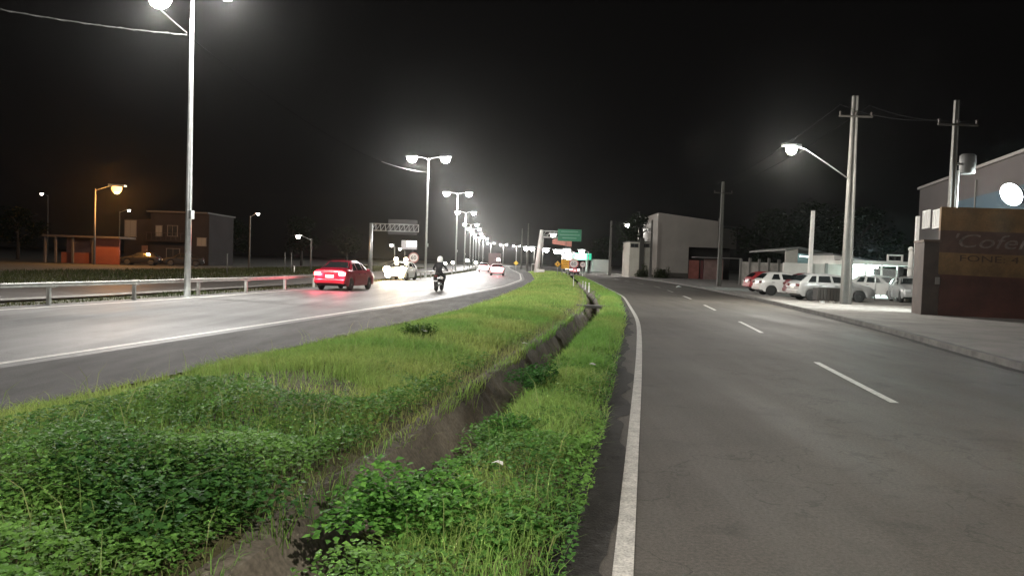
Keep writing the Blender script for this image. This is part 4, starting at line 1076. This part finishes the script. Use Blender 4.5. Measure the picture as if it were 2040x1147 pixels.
# painted shop wall at the right edge
M_WYEL = mat("wall_yellow", (.098, .056, .021), rough=.85, var=.42, scale=.9, fine=.15, fscale=14, bump=.2); M_WRED = mat("wall_dark_red", (.044, .015, .010), rough=.85, var=.4, scale=1.1, bump=.2); M_WMAR = mat("wall_maroon", (.050, .027, .019), rough=.85, var=.2, scale=3)
A = Vector((16.4, 28.6, 0)); Bv = Vector((23.0, 26.7, 0)); dW = (Bv - A).normalized(); rzW = math.atan2(dW.y, dW.x); LW = (Bv - A).length
def wall_z(px, py):   # height on the wall plane under a pixel
    d = ray(px, py); nrm = Vector((-dW.y, dW.x, 0)); t = (A - Vector((0, 0, CAM_Z))).dot(nrm) / d.dot(nrm); q_ = Vector((0, 0, CAM_Z)) + d * t
    return (q_ - A).dot(dW), q_.z
sw = empty("painted_wall", A, rzW, "yellow and dark red shop wall with painted lettering at the right edge", "wall")
s_e, zt0 = wall_z(1876, 412); s_r, zt1 = wall_z(2039, 416.5)
slope = (zt1 - zt0) / (s_r - s_e)
def zl(px, py):
    s, z = wall_z(px, py); return z - slope * (s - s_e)
levels = [zl(1890, 633) - .3, zl(1890, 547), zl(1890, 503), zl(1890, 459), zt0]
base_z = .1
def band(nm, z0, z1, m, s0=s_e, s1=LW, y0=0., t=.25):
    b = MB(); wall_panel(b, (s0, y0), (s1, y0), 0, 1, t)
    for v in b.bm.verts:
        lo = v.co.z < .5; v.co.z = ((z0 if z0 is not None else -.1) if lo else z1) + (slope * (v.co.x - s_e) if not (lo and z0 is None) else 0)
    return b.build(nm, m, sw)
s_mid = wall_z(1872, 560)[0]
band("red_base", None, levels[1], M_WRED, s_mid)
band("yellow_band", levels[1], levels[2], M_WYEL)
mb_ = band("maroon_band", levels[2], levels[3], M_WMAR)
band("yellow_top", levels[3], levels[4], M_WYEL)
s_p0 = wall_z(1838, 560)[0]; zp = wall_z(1858, 482)[1]
b = MB(); b.box2((s_p0, .02, -.1), (s_mid - .004, 1.6, zp), bevel=.01); b.build("gate_pier", mat("pier_dark", (.034, .023, .018), rough=.85, var=.3, scale=2), sw)
b = MB(); b.box2((s_p0 - .03, -.02, zp), (s_mid - .006, 1.64, zp + .09)); b.build("pier_cap", mat("pier_cap", (.06, .04, .03), rough=.85), sw)
b = MB(); b.box2((wall_z(1863, 560)[0], -.03, wall_z(1863, 566)[1]), (wall_z(1872, 560)[0], .015, wall_z(1863, 552)[1]), bevel=.005); b.build("meter_box", mat("meter_box", (.12, .11, .10), rough=.6), sw)
SH = Matrix(((1, 0, 0, 0), (slope, 1, 0, 0), (0, 0, 1, 0), (0, 0, 0, 1)))
def wtext(txt, px, py, hpx, m, shear, width, parent=None):
    s, z = wall_z(px, py); h_ = (zl(px, py - hpx) - zl(px, py))
    M_ = Matrix.Translation((s, -.006, z)) @ Matrix.Rotation(math.pi / 2, 4, 'X') @ SH
    return text_mesh(txt, h_ / .70, m, "lettering", sw, M_, .004, shear, 1.0, span=wall_z(width, py)[0] - s)
M_LETW = mat("letter_pale", (.085, .066, .058), rough=.8, var=.5, scale=9); M_LETD = mat("letter_dark", (.03, .016, .008), rough=.85)
wtext("'Cofer", 1903, 492, 27, M_LETW, .3, 2058)
wtext("FONE: 4", 1912, 520, 12.5, M_LETD, 0, 2030)

# tall grey building behind it, long side receding to the left
M_BG = mat("render_grey", (.30, .27, .25), rough=.85, var=.14, scale=.7, fine=.1, fscale=20); M_BBLUE = mat("wall_blue", (.006, .024, .038), rough=.8, var=.1, scale=1); M_BPINK = mat("wall_dusky", (.026, .020, .019), rough=.85, var=.12, scale=.7)
far = P(1833, 378, 44.5); H_B = far.z
d1 = ray(2040, 305); t1 = (H_B - CAM_Z) / d1.z; near = Vector((d1.x * t1, d1.y * t1, 0))
fa2 = Vector((far.x, far.y, 0)); dB = (fa2 - near).normalized(); LB = (fa2 - near).length; rzB = math.atan2(dB.y, dB.x)
EXT = 9.0
tb = empty("commercial_building", near - dB * EXT, rzB, "tall grey building with blue band behind the yellow painted wall", "building")
# local x runs along the visible side towards its far corner, local y is away from the viewer's side (to the left of travel)
def on_side(px, py):
    d = ray(px, py); nrm = Vector((-dB.y, dB.x, 0)); t = (near - Vector((0, 0, CAM_Z))).dot(nrm) / d.dot(nrm); q_ = Vector((0, 0, CAM_Z)) + d * t
    return (q_ - near).dot(dB) + EXT, q_.z
TL = LB + EXT
b = MB(); b.box2((0, -11, 0), (TL, 0, H_B)); b.build("wall", M_BPINK, tb)
b = MB(); b.box2((-.1, -11.1, H_B), (TL + .1, .12, H_B + .14)); b.build("parapet", mat("parapet_dark", (.10, .09, .085), rough=.8), tb)
x0, z0 = on_side(1905, 403); zband = on_side(1960, 388)[1]
b = MB(); b.box2((.02, .003, 3.0), (x0, .03, zband)); b.build("blue_band", M_BBLUE, tb)
b = MB(); b.box2((TL - .30, .004, 0), (TL + .02, .16, on_side(1836, 430)[1])); b.build("corner_pilaster", M_WHITEP, tb)
for px, py, w_, h_ in ((1847, 437, 1.15, .95), (1868, 436, 1.15, .95)):
    x, z = on_side(px, py); window(tb, (x, .04, z), w_, h_, 0, M_PANE_L, bars=2)
x, z = on_side(1945, 390)
b = MB(); b.box2((x - .05, .004, 2.5), (x + .05, .07, H_B - .5)); b.build("downpipe", M_CONC, tb)
x, z = on_side(2036, 390)
fl = empty("floodlight", tb.matrix_basis @ Vector((x, .05, z)), rzB + R(30), "dazzling white floodlight fixed high on the blue-banded wall", "floodlight")
b = MB(); b.tube([(0, 0, 0), (0, .35, .05)], .03, 8); b.build("bracket", M_DMETAL, fl)
rt = Matrix.Rotation(R(-25), 3, 'X')
ax = rt @ Vector((0, 1, 0)); c_ = Vector((0, .42, .05))
b = MB(); b.tube([c_ - ax * .16, c_ - ax * .05, c_ + ax * .05, c_ + ax * .07], [.22, .44, .50, .49], 24); hs = b.build("housing", M_DMETAL, fl)
b = MB(); b.tube([c_ + ax * .071, c_ + ax * .10, c_ + ax * .12], [.46, .42, .25], 24); b.build("lens", mat("flood_lens", (.9, .9, .9), emit=(.93, 1, 1), estr=160), hs)
lamp_light("flood", fl, (0, .62, .0), 3600, (.88, 1, .99), spot=120, aim=(.45, 1, -.45), size=.25, blend=.8)

# yard: teal shed, white annexe, back wall, carport, mesh fence, gate
M_TEAL = mat("shed_teal", (.20, .30, .30), rough=.75, var=.12, scale=1.2); M_YWHITE = mat("yard_white_wall", (.52, .51, .48), rough=.8, var=.12, scale=.8); M_SHEET = mat("sheet_metal", (.42, .44, .43), rough=.55, metal=.3, var=.1, scale=2)
Ys = 60.0; a = P(1566, 500, Ys); e = P(1590, 496, Ys); f_ = P(1662, 511, Ys + 3); 
sd = empty("teal_shed", (a.x, Ys, 0), 0, "teal sheet shed with pale gable behind the parked cars", "shed")
X1, X2 = e.x - a.x, f_.x - a.x; zA = a.z; zB = e.z; zC = f_.z; zlow = P(1578, 528, Ys).z
b = MB(); wall_panel(b, (0, 0), (X1, .02), zlow, zA, .2, zB); b.build("gable", mat("gable_pale", (.36, .34, .31), rough=.8, var=.1, scale=2), sd)
b = MB(); wall_panel(b, (X1 + .02, .3), (X2, 3), .0, zB - .3, .2, zC - .1); b.build("wall", M_TEAL, sd)
b = MB(); v = [(-.1, -.2, zA + .05), (X1, -.25, zB + .05), (X2 + .2, 2.8, zC + .05), (X2 + .2, 9, zC), (X1, 9, zB), (-.1, 9, zA)]
b.bm.faces.new([b.bm.verts.new(p_) for p_ in v]); r_ = bmesh.ops.extrude_face_region(b.bm, geom=list(b.bm.faces)); bmesh.ops.translate(b.bm, vec=(0, 0, .12), verts=[q_ for q_ in r_['geom'] if isinstance(q_, bmesh.types.BMVert)])
b.build("roof", mat("roof_grey", (.18, .18, .17), rough=.7, var=.2, scale=2), sd)
b = MB(); wall_panel(b, (.1, .5), (X1, .52), 0, zlow - .01, .2); b.build("dark_base", mat("shed_dark", (.06, .06, .055), rough=.9, var=.3, scale=2), sd)
b = MB(); b.tube([(X1 + .2, .12, zB - .55), (X1 + 1.5, .5, zB - .62)], .05, 6); b.build("strip_lamp", mat("strip_lamp", (.8, .85, .85), emit=(.9, 1, .98), estr=3), sd)
Yw = 55.0; a = P(1662, 508, Yw); e = P(1742, 521, Yw)
an = empty("white_annexe", (a.x, Yw, 0), 0, "white annexe with falling roofline beside the concrete lamp post", "building")
X2 = e.x - a.x
b = MB(); wall_panel(b, (0, 0), (X2, .02), 0, a.z, 4, e.z); b.build("wall", M_YWHITE, an)
b = MB(); wall_panel(b, (-.15, -.15), (X2 + .15, -.13), a.z, a.z + .1, 4.3, a.z + .1)
for v in b.bm.verts: v.co.z += (e.z - a.z) * (v.co.x / X2)
b.build("roof", mat("roof_dark", (.10, .10, .10), rough=.7), an)
for px in (1671, 1699):
    x = P(px, 530, Yw - .4).x - a.x; z0 = P(px, 551, Yw - .4).z; z1 = P(px, 517, Yw - .4).z
    b = MB(); b.box2((x - .13, -.30, max(z0, 0)), (x + .13, -.06, z1)); b.build("pilaster", mat("pilaster_dark", (.05, .055, .05), rough=.8), an)
Yk = 52.0; a = P(1625, 530, Yk); e = P(1700, 534, Yk)
yw = empty("yard_wall", (a.x, Yk, 0), 0, "low white wall running behind the silver estate car", "wall")
b = MB(); wall_panel(b, (-2.2, 0), (e.x - a.x, .02), 0, P(1650, 526, Yk).z, .2, P(1690, 527, Yk).z); b.build("wall", M_YWHITE, yw)
b = MB(); b.box2((P(1643, 530, Yk).x - a.x, -.14, 0), (P(1648, 530, Yk).x - a.x, -.004, P(1645, 524, Yk).z)); b.build("pillar", mat("pillar_grey", (.22, .23, .22), rough=.8), yw)
# carport with flat roof
Yp = 50.0; a = P(1692, 533, Yp); e = P(1826, 528, Yp)
cp = empty("carport", (a.x, Yp, .1), 0, "flat-roofed white carport inside the lit yard", "carport")
Xw = e.x - a.x; zr = P(1740, 531, Yp).z
b = MB(); b.box2((0, 0, zr), (Xw, 6, zr + .28)); b.build("roof", M_YWHITE, cp)
b = MB(); wall_panel(b, (0, 6.02), (Xw, 6.0), 0, zr - .003, .2); b.build("back_wall", mat("carport_wall", (.34, .38, .36), rough=.8, var=.18, scale=.6), cp)
for k in range(5):
    x = .1 + (Xw - .2) * k / 4
    b = MB(); b.box2((x - .05, .1, 0), (x + .05, .2, zr - .003)); b.build("post", M_WHITEP, cp)
b = MB(); b.tube([(Xw * .35, 3, zr - .12), (Xw * .75, 3, zr - .12)], .06, 6); b.build("tube_lamp", mat("tube_lamp", (.9, .95, .95), emit=(.86, 1, .97), estr=14), cp)
lamp_light("carport_light", cp, (Xw * .55, 3, zr - .3), 3600, (.72, 1, .95), size=.4)
# steel frame standing on the carport roof
q = P(1783, 528, Yp + 1); rf = empty("roof_frame", (q.x, Yp + 1, .1 + zr + .28), 0, "open white rectangular frame standing on the carport roof", "frame")
w_ = 32 / 1500 * Yp; h_ = P(1783, 507, Yp + 1).z - (.1 + zr + .28)
b = MB(); b.box2((-w_ / 2, 0, 0), (-w_ / 2 + .1, .1, h_)).box2((w_ / 2 - .1, 0, 0), (w_ / 2, .1, h_)).box2((-w_ / 2 + .1, .005, h_ - .1), (w_ / 2 - .1, .095, h_)).box2((-w_ / 2 + .1, .01, .0), (w_ / 2 - .1, .09, .08)); b.build("frame", M_WHITEP, rf)
b = MB(); b.box2((-.06, .012, .08), (.06, .088, h_ - .1)); b.build("middle_bar", M_DMETAL, rf)
# fence along the front of the yard
Yf = 42.5
fe = empty("mesh_fence", (P(1742, 600, Yf).x, Yf, .126), 0, "tall wire mesh fence with white frame right of the silver car", "fence")
x0 = 0; x1 = P(1783, 600, Yf).x - fe.location.x; zt = P(1760, 536, Yf).z - .126
b = MB(); b.tube([(x0, 0, 0), (x0, 0, zt)], .035, 8).tube([(x0, 0, zt), (x1, 0, zt)], .03, 8).tube([(x0, 0, .12), (x1, 0, .12)], .025, 8).tube([(x1, 0, 0), (x1, 0, zt)], .035, 8); b.build("frame", M_GALV, fe)
b = MB()
for k in range(1, 22): b.tube([(x0 + (x1 - x0) * k / 22, 0, .12), (x0 + (x1 - x0) * k / 22, 0, zt)], .004, 4, False)
for k in range(1, 30): b.tube([(x0, .004, .12 + (zt - .12) * k / 30), (x1, .004, .12 + (zt - .12) * k / 30)], .004, 4, False)
b.build("mesh", M_GALV, fe)
g2 = empty("steel_gate", (P(1783, 600, Yf).x + .5, Yf, .126), 0, "dark steel gate leaf with twin posts between fence and building", "gate")
zt = P(1785, 530, Yf).z - .126; x1 = P(1822, 600, Yf).x - g2.location.x
b = MB(); b.box((-.28, 0, zt / 2), (.24, .2, zt), bevel=.01); b.build("post", M_DMETAL, g2)
b = MB(); b.box((x1, 0, zt / 2), (.12, .12, zt), bevel=.01); b.build("post", M_DMETAL, g2)
b = MB(); b.box2((x1 * .45, -.02, .1), (x1 - .07, .02, zt * .45)); b.build("sheet", M_SHEET, g2)
b = MB(); b.tube([(-.15, 0, zt * .95), (x1, 0, zt * .95)], .03, 6); b.build("top_bar", M_GALV, g2)
# slanting light pole/arm by the building corner
q = G(1812, 605, .126); dp = empty("dish_post", (P(1812, 600, 43.5).x, 43.5, .126), 0, "thick pale post with rounded head left of the tall building", "post")
zt = P(1808, 503, 43.5).z
b = MB(); b.tube([(0, 0, 0), (-.05, 0, 1.4), (-.03, 0, zt - .2), (-.06, 0, zt)], [.30, .16, .14, .11], 10); b.build("post", M_YWHITE, dp)
b = MB(); b.lathe([(.05, 0), (.13, .05), (.15, .14), (.10, .24), (.02, .27)], (-.07, 0, zt - .05), 'Z', 12); b.build("head", M_YWHITE, dp)

# dark waste basket on white feet in front of the estate car
q = P(1651, 590, 37.4); bk = empty("waste_basket", (q.x, 37.4, .126), 0, "dark slatted waste basket on pale feet in front of the estate car", "waste basket")
b = MB()
for s in (-1, 1): b.box2((-.66, s * .33 - .02, .12), (.66, s * .33 + .02, .72))
b.box2((-.66, -.31, .12), (-.62, .31, .72)).box2((.62, -.31, .12), (.66, .31, .72)).box2((-.62, -.31, .14), (.62, .31, .17)); b.build("crate", mat("basket_dark", (.012, .011, .010), rough=.8), bk)
b = MB()
for k in range(9): b.box2((-.66 + .165 * k - .06, -.38, .10), (-.66 + .165 * k + .06, -.352, .75))
b.box2((-.70, -.375, .70), (.70, -.355, .76)); b.build("slats", mat("basket_wood", (.018, .015, .012), rough=.85), bk)
for x in (-.42, .05, .45):
    b = MB(); b.box((x, -.25, .07), (.22, .14, .14), bevel=.01); b.build("foot", M_WHITEP, bk)

# grey warehouse with falling parapet and dark carport
Yw = 108.0
def PX(px, py, Y=Yw): return P(px, py, Y)
a = PX(1316, 424); e = PX(1432, 441); xa, xb = a.x, e.x
wh = empty("warehouse", (xa, Yw, 0), 0, "large plain grey warehouse with sloping parapet across the road", "building")
M_WH = mat("warehouse_render", (.20, .187, .168), rough=.85, var=.12, scale=.3)
xo = PX(1372, 500).x - xa; zo = PX(1372, 492).z; xend = xb - xa; zA, zB = a.z, e.z; k_ = (zB - zA) / xend
x2 = PX(1484, 470).x - xa
b = MB(); wall_panel(b, (0, 0), (xo, 0), 0, zA, .3, zA + k_ * xo); b.build("front_wall", M_WH, wh)
b = MB(); wall_panel(b, (xo + .003, 0), (xend, 0), zo, zA + k_ * xo, .3, zB); b.build("lintel_wall", M_WH, wh)
b = MB(); wall_panel(b, (xend + .003, .6), (x2, 4), zo + .05, PX(1440, 453).z, .3, PX(1484, 456).z); b.build("side_wall", M_WH, wh)
b = MB(); wall_panel(b, (-.003, 12), (-.003, 0), 0, zA, -.3); b.build("end_wall", M_WH, wh)
b = MB(); wall_panel(b, (xo, 6), (x2, 7), 0, zo + .3, .3); b.build("recess_wall", mat("recess_dark", (.04, .035, .033), rough=.9), wh)
b = MB(); b.box2((.3, .31, zB - .8), (x2, 12, zB - .6)); b.build("roof", M_DMETAL, wh)
M_BRICK = mat("brick_red", (.20, .065, .05), rough=.85, var=.25, scale=1.2)
for px0, px1, pt_, lab in ((1372, 1392, 518, 0), (1402, 1440, 516, 0)):
    x0 = PX(px0, 540).x - xa; x1 = PX(px1, 540).x - xa
    b = MB(); wall_panel(b, (x0, -.1), (x1, -.1), 0, PX(px0, pt_).z, .25); b.build("brick_pier", M_BRICK if px0 == 1372 else mat("brick_pale", (.20, .13, .115), rough=.85, var=.2, scale=1), wh)
b = MB(); b.box2((PX(1395, 540).x - xa, -.06, 0), (PX(1401, 540).x - xa, .05, PX(1395, 519).z)); b.build("steel_door", mat("door_dark_red", (.09, .02, .02), rough=.6), wh)
b = MB(); b.box2((0, -.03, 0), (xo, -.004, .9)); b.build("dark_plinth", mat("plinth", (.05, .045, .038), rough=.9), wh)
b = MB(); b.box2((xo + .4, -2.2, PX(1410, 514).z), (x2 - 1, -.2, PX(1410, 514).z + .08)); b.build("awning", mat("awning", (.3, .29, .27), rough=.7), wh)
# low pale house left of it
Yh = 112.0; a = P(1255, 482, Yh); e = P(1313, 484, Yh)
lh = empty("low_house", (a.x, Yh, 0), 0, "low pale house joined to the left side of the warehouse", "house")
xw = e.x - a.x + .3
M_LH = mat("house_pale", (.38, .37, .32), rough=.85, var=.14, scale=.5)
b = MB(); b.box2((0, 0, 0), (xw, 7, a.z)); b.build("wall", M_LH, lh)
b = MB(); b.box2((-.1, -.12, a.z), (xw + .1, 7.1, a.z + .12)); b.build("parapet", M_CONC, lh)
for px in (1264, 1286, 1302):
    x = P(px, 487, Yh).x - a.x; z = P(px, 489, Yh).z; window(lh, (x, -.03, z), 1.1, .55, 0, M_PANE, frame=M_CONC)
b = MB(); x = P(1277, 520, Yh).x - a.x; b.box2((x - .3, -.5, 0), (x + .3, -.004, P(1277, 474, Yh).z)); b.build("dark_pillar", mat("pillar_dark", (.03, .03, .026), rough=.9), lh)
b = MB(); b.box2((P(1310, 500, Yh).x - a.x, -1.6, P(1316, 499, Yh).z), (P(1332, 500, Yh).x - a.x, -.005, P(1316, 499, Yh).z + .5)); b.build("canopy", mat("canopy_dark", (.05, .048, .042), rough=.9), lh)
# low rendered wall with posts
Yl = 74.0; a = P(1476, 519, Yl); e = P(1572, 523, Yl - 6)
lw = empty("boundary_wall", (a.x, Yl, 0), 0, "low patchy grey wall behind the white hatchback", "wall")
b = MB(); wall_panel(b, (0, 0), (e.x - a.x, -6), 0, a.z - .1, .2, e.z - .1); b.build("wall", mat("wall_patchy", (.10, .095, .085), rough=.9, col2=(.24, .235, .21), scale=.7), lw)
for k in range(6):
    t = k / 5; b = MB(); x = (e.x - a.x) * t; b.box((x, -6 * t - .06, 1.35), (.22, .22, 2.7 + .2 * (k % 2)), bevel=.01); b.build("post", mat("wall_post", (.13, .125, .115), rough=.9), lw)
# left: orange-walled shop with veranda
Yo = 80.0; a = P(93, 464, Yo); m_ = P(190, 472, Yo); e = P(238, 475, Yo)
os_ = empty("orange_shop", (a.x, Yo, 0), 0, "single-storey shop with orange wall and dark veranda under sodium light", "shop")
X1 = m_.x - a.x; X2 = e.x - a.x; zr = m_.z
M_OR = mat("wall_orange", (.12, .028, .014), rough=.85, var=.12, scale=.8); M_OR2 = mat("wall_orange_low", (.10, .025, .013), rough=.85, var=.2, scale=.8)
b = MB(); wall_panel(b, (X1, 0), (X2, 0), 0, zr - .12, .2); b.build("orange_wall", M_OR, os_)
b = MB(); wall_panel(b, (0.6, 2.6), (X1, 2.6), 0, zr - .12, .2); b.build("back_wall", mat("wall_shop_dark", (.13, .06, .045), rough=.9), os_)
b = MB(); wall_panel(b, (1.6, -.05), (X1 - .003, -.05), 0, 1.15, .15); b.build("parapet", M_OR2, os_)
b = MB(); b.box2((-.2, -.5, zr - .115), (X2 + .25, 3, zr + .10)); b.build("roof", mat("shop_roof", (.035, .03, .028), rough=.8), os_)
for px in (93, 114, 148, 188):
    x = P(px, 500, Yo).x - a.x; b = MB(); b.box2((x - .09, -.35, 0), (x + .09, -.17, zr - .118)); b.build("post", mat("shop_post", (.05, .042, .038), rough=.8), os_)
# two-storey house
Yt = 92.0; a = P(246, 424, Yt); e = P(417, 432, Yt)
th = empty("two_storey_house", (a.x, Yt, 0), 0, "dark two-storey house with balcony right of the orange shop", "house")
X2 = e.x - a.x; zt = P(330, 424, Yt).z; zf = P(330, 480, Yt).z
M_TH = mat("house_dark_render", (.019, .0165, .0165), spec=.1, rough=.9, var=.2, scale=.5)
xs_ = P(300, 450, Yt).x - a.x
b = MB(); b.box2((0, .3, 0), (xs_, 8, P(260, 436, Yt).z)); b.build("left_block", M_TH, th)
b = MB(); b.box2((xs_ + .003, 0, 0), (X2, 8, zt)); b.build("main_block", M_TH, th)
b = MB(); b.box2((xs_ - .1, -.9, zt), (X2 + .2, 8.2, zt + .18)); b.build("roof_slab", mat("slab_pale", (.05, .048, .046), rough=.85), th)
b = MB(); b.box2((xs_, -1.3, zf - .1), (X2 - 2.2, -.004, zf + .1)); bl = b.build("balcony", M_TH, th)
b = MB()
for k in range(9):
    x = xs_ + .1 + (X2 - 2.4 - xs_) * k / 8; b.tube([(x, -1.25, zf + .1), (x, -1.25, zf + .95)], .02, 5)
b.tube([(xs_, -1.25, zf + .95), (X2 - 2.2, -1.25, zf + .95)], .025, 5); b.build("railing", M_DMETAL, bl)
M_PANE_L = mat('pane_shutter', (.13, .13, .12), rough=.6)
for px, py, w_, h_, yy, m in ((258, 455, 1.4, 2.0, .26, M_PANE_L), (317, 460, .75, 1.3, -.04, M_PANE_L), (344, 460, 1.2, 1.3, -.04, M_PANE), (402, 482, 1.1, 1.0, -.04, M_PANE_L), (345, 505, 1.6, 1.2, -.04, M_PANE)):
    q_ = P(px, py, Yt); window(th, (q_.x - a.x, yy, q_.z), w_, h_, 0, m, frame=mat('house_frame', (.09, .085, .08), rough=.8))
b = MB(); b.box2((P(280, 510, Yt).x - a.x, .22, 0), (P(292, 510, Yt).x - a.x, .29, 2.2)); b.build("door", mat("house_door", (.10, .05, .035), rough=.7), th)

# ------------------------------------------------------------------ trees
def make_tree(h, rx, n, seed):
    r = np.random.default_rng(seed); rr = random.Random(seed)
    root = empty("tree")
    b = MB(); b.tube([(0, 0, -.1), (.05, 0, h * .2), (-.05, .05, h * .45), (.05, 0, h * .75)], [.28, .22, .15, .05], 8)
    for k in range(7):
        a = 2 * math.pi * k / 7 + rr.random(); z = h * (.3 + .07 * k)
        b.tube([(0, 0, z), (math.cos(a) * rx * .4, math.sin(a) * rx * .4, z + h * .12), (math.cos(a) * rx * .75, math.sin(a) * rx * .75, z + h * .18)], [.09, .06, .02], 6)
    b.build("trunk", mat("bark", (.018, .014, .011), rough=.95, var=.3, scale=6), root)
    ncl = 26; cc = []
    for k in range(ncl):
        a = rr.random() * 6.283; el = rr.random(); rad = rx * (.35 + .6 * rr.random()) * math.sin(math.pi * (.18 + .75 * el))
        cc.append((math.cos(a) * rad, math.sin(a) * rad, h * (.34 + .6 * el), rx * (.22 + .2 * rr.random())))
    cc = np.array(cc); idx = r.integers(0, ncl, n)
    u = r.normal(size=(n, 3)); u /= np.linalg.norm(u, axis=1)[:, None]
    pos = cc[idx, :3] + u * (cc[idx, 3] * (.5 + .6 * r.random(n)))[:, None] * np.array([1, 1, .75])
    c = mixc((.012, .020, .008), (.007, .013, .006), r.random(n)) * (.7 + .6 * r.random(n))[:, None]
    f = leaves("crown", pos[:, 0], pos[:, 1], pos[:, 2], .38 * (.6 + .7 * r.random(n)), c, 1.4); f.parent = root
    return root
tA = make_tree(9, 3.6, 3600, 21); tB = make_tree(7, 3.4, 3000, 22)
TREES = [(tA, 1275, 118, 1.15, "dark tree rising behind the low pale house"), (tB, 1535, 95, 1.3, "broad dark tree behind the boundary wall"), (tA, 1620, 90, 1.15, "dark tree behind the teal shed"), (tB, 1715, 80, 1.2, "dark tree behind the white annexe"),
         (tA, 600, 120, .9, "dark tree behind the yellow lamp left of the red car"), (tB, 455, 110, .95, "dark round tree right of the two-storey house"), (tB, 35, 95, .9, "dark tree at the far left edge"), (tA, 690, 150, .9, "dark tree behind the red car"), (tA, 1200, 190, 1.0, "distant tree right of the filling station"), (tB, 1345, 132, .9, "tree top showing behind the warehouse")]
seen = set()
for src, px, Yd, sc, lb in TREES:
    o = src if src.name not in seen else copy_tree(src); seen.add(src.name)
    q = P(px, 540, Yd); o.location = (q.x, Yd, 0); o.scale = (sc, sc, sc); o.rotation_euler = (0, 0, px * .37)
    tag(o, lb, "tree", "dark trees around the road")
# shrubs at the foot of the low house
for px, Yd, lb in ((1283, 108, "dark shrub against the pillar of the low house"), (1318, 104, "dark shrub at the corner between low house and warehouse")):
    q = P(px, 545, Yd); plant("shrub", lb, (q.x, Yd, 0), 900, 1.5, 1.1, 1.8, .28, (.045, .06, .02), (.03, .04, .015), px, 6)

# ------------------------------------------------------------------ litter and small things
M_PAPER = mat("paper_white", (.7, .7, .66), rough=.8)
for i, (px, py, z, lb) in enumerate(((1045, 684, .3, "scrap of white paper on the grass left of the drain"), (992, 922, .22, "white scrap lying on the grass near the white line"), (1180, 725, .22, "white scrap in the grass beside the road edge"), (848, 660, .35, "pale scrap on the grass behind the round tuft"), (1352, 572, .02, "crumpled white bag on the far side-road edge"))):
    q = G(px, py, z); r_ = random.Random(i); b = MB()
    k = .045 if py > 600 else .28
    ring = [(math.cos(a) * k * (.7 + .6 * r_.random()), math.sin(a) * k * (.6 + .5 * r_.random()), (r_.random() - .3) * k * .6) for a in np.linspace(0, 6.283, 8)[:-1]]
    c_ = b.bm.verts.new((0, 0, k * .5)); vs = [b.bm.verts.new(p_) for p_ in ring]
    for s in range(7): b.bm.faces.new((c_, vs[s], vs[(s + 1) % 7]))
    b.bm.faces.new(vs[::-1])
    tag(b.build("paper_scrap", M_PAPER, None, q), lb, "litter", "scraps of litter")

# ------------------------------------------------------------------ haze
b = MB(); b.box2((-420, -70, -2.5), (420, 520, 42))
hz = b.build("haze", bpy.data.materials.new("night_haze")); tag(hz, kind='stuff')
hm = hz.data.materials[0]; hm.use_nodes = True; nt = hm.node_tree
for n_ in list(nt.nodes): nt.nodes.remove(n_)
out = nt.nodes.new("ShaderNodeOutputMaterial"); pv = nt.nodes.new("ShaderNodeVolumePrincipled")
pv.inputs["Color"].default_value = (.92, .92, .90, 1); pv.inputs["Density"].default_value = HAZE_DENSITY; pv.inputs["Anisotropy"].default_value = .92
nt.links.new(pv.outputs[0], out.inputs["Volume"])
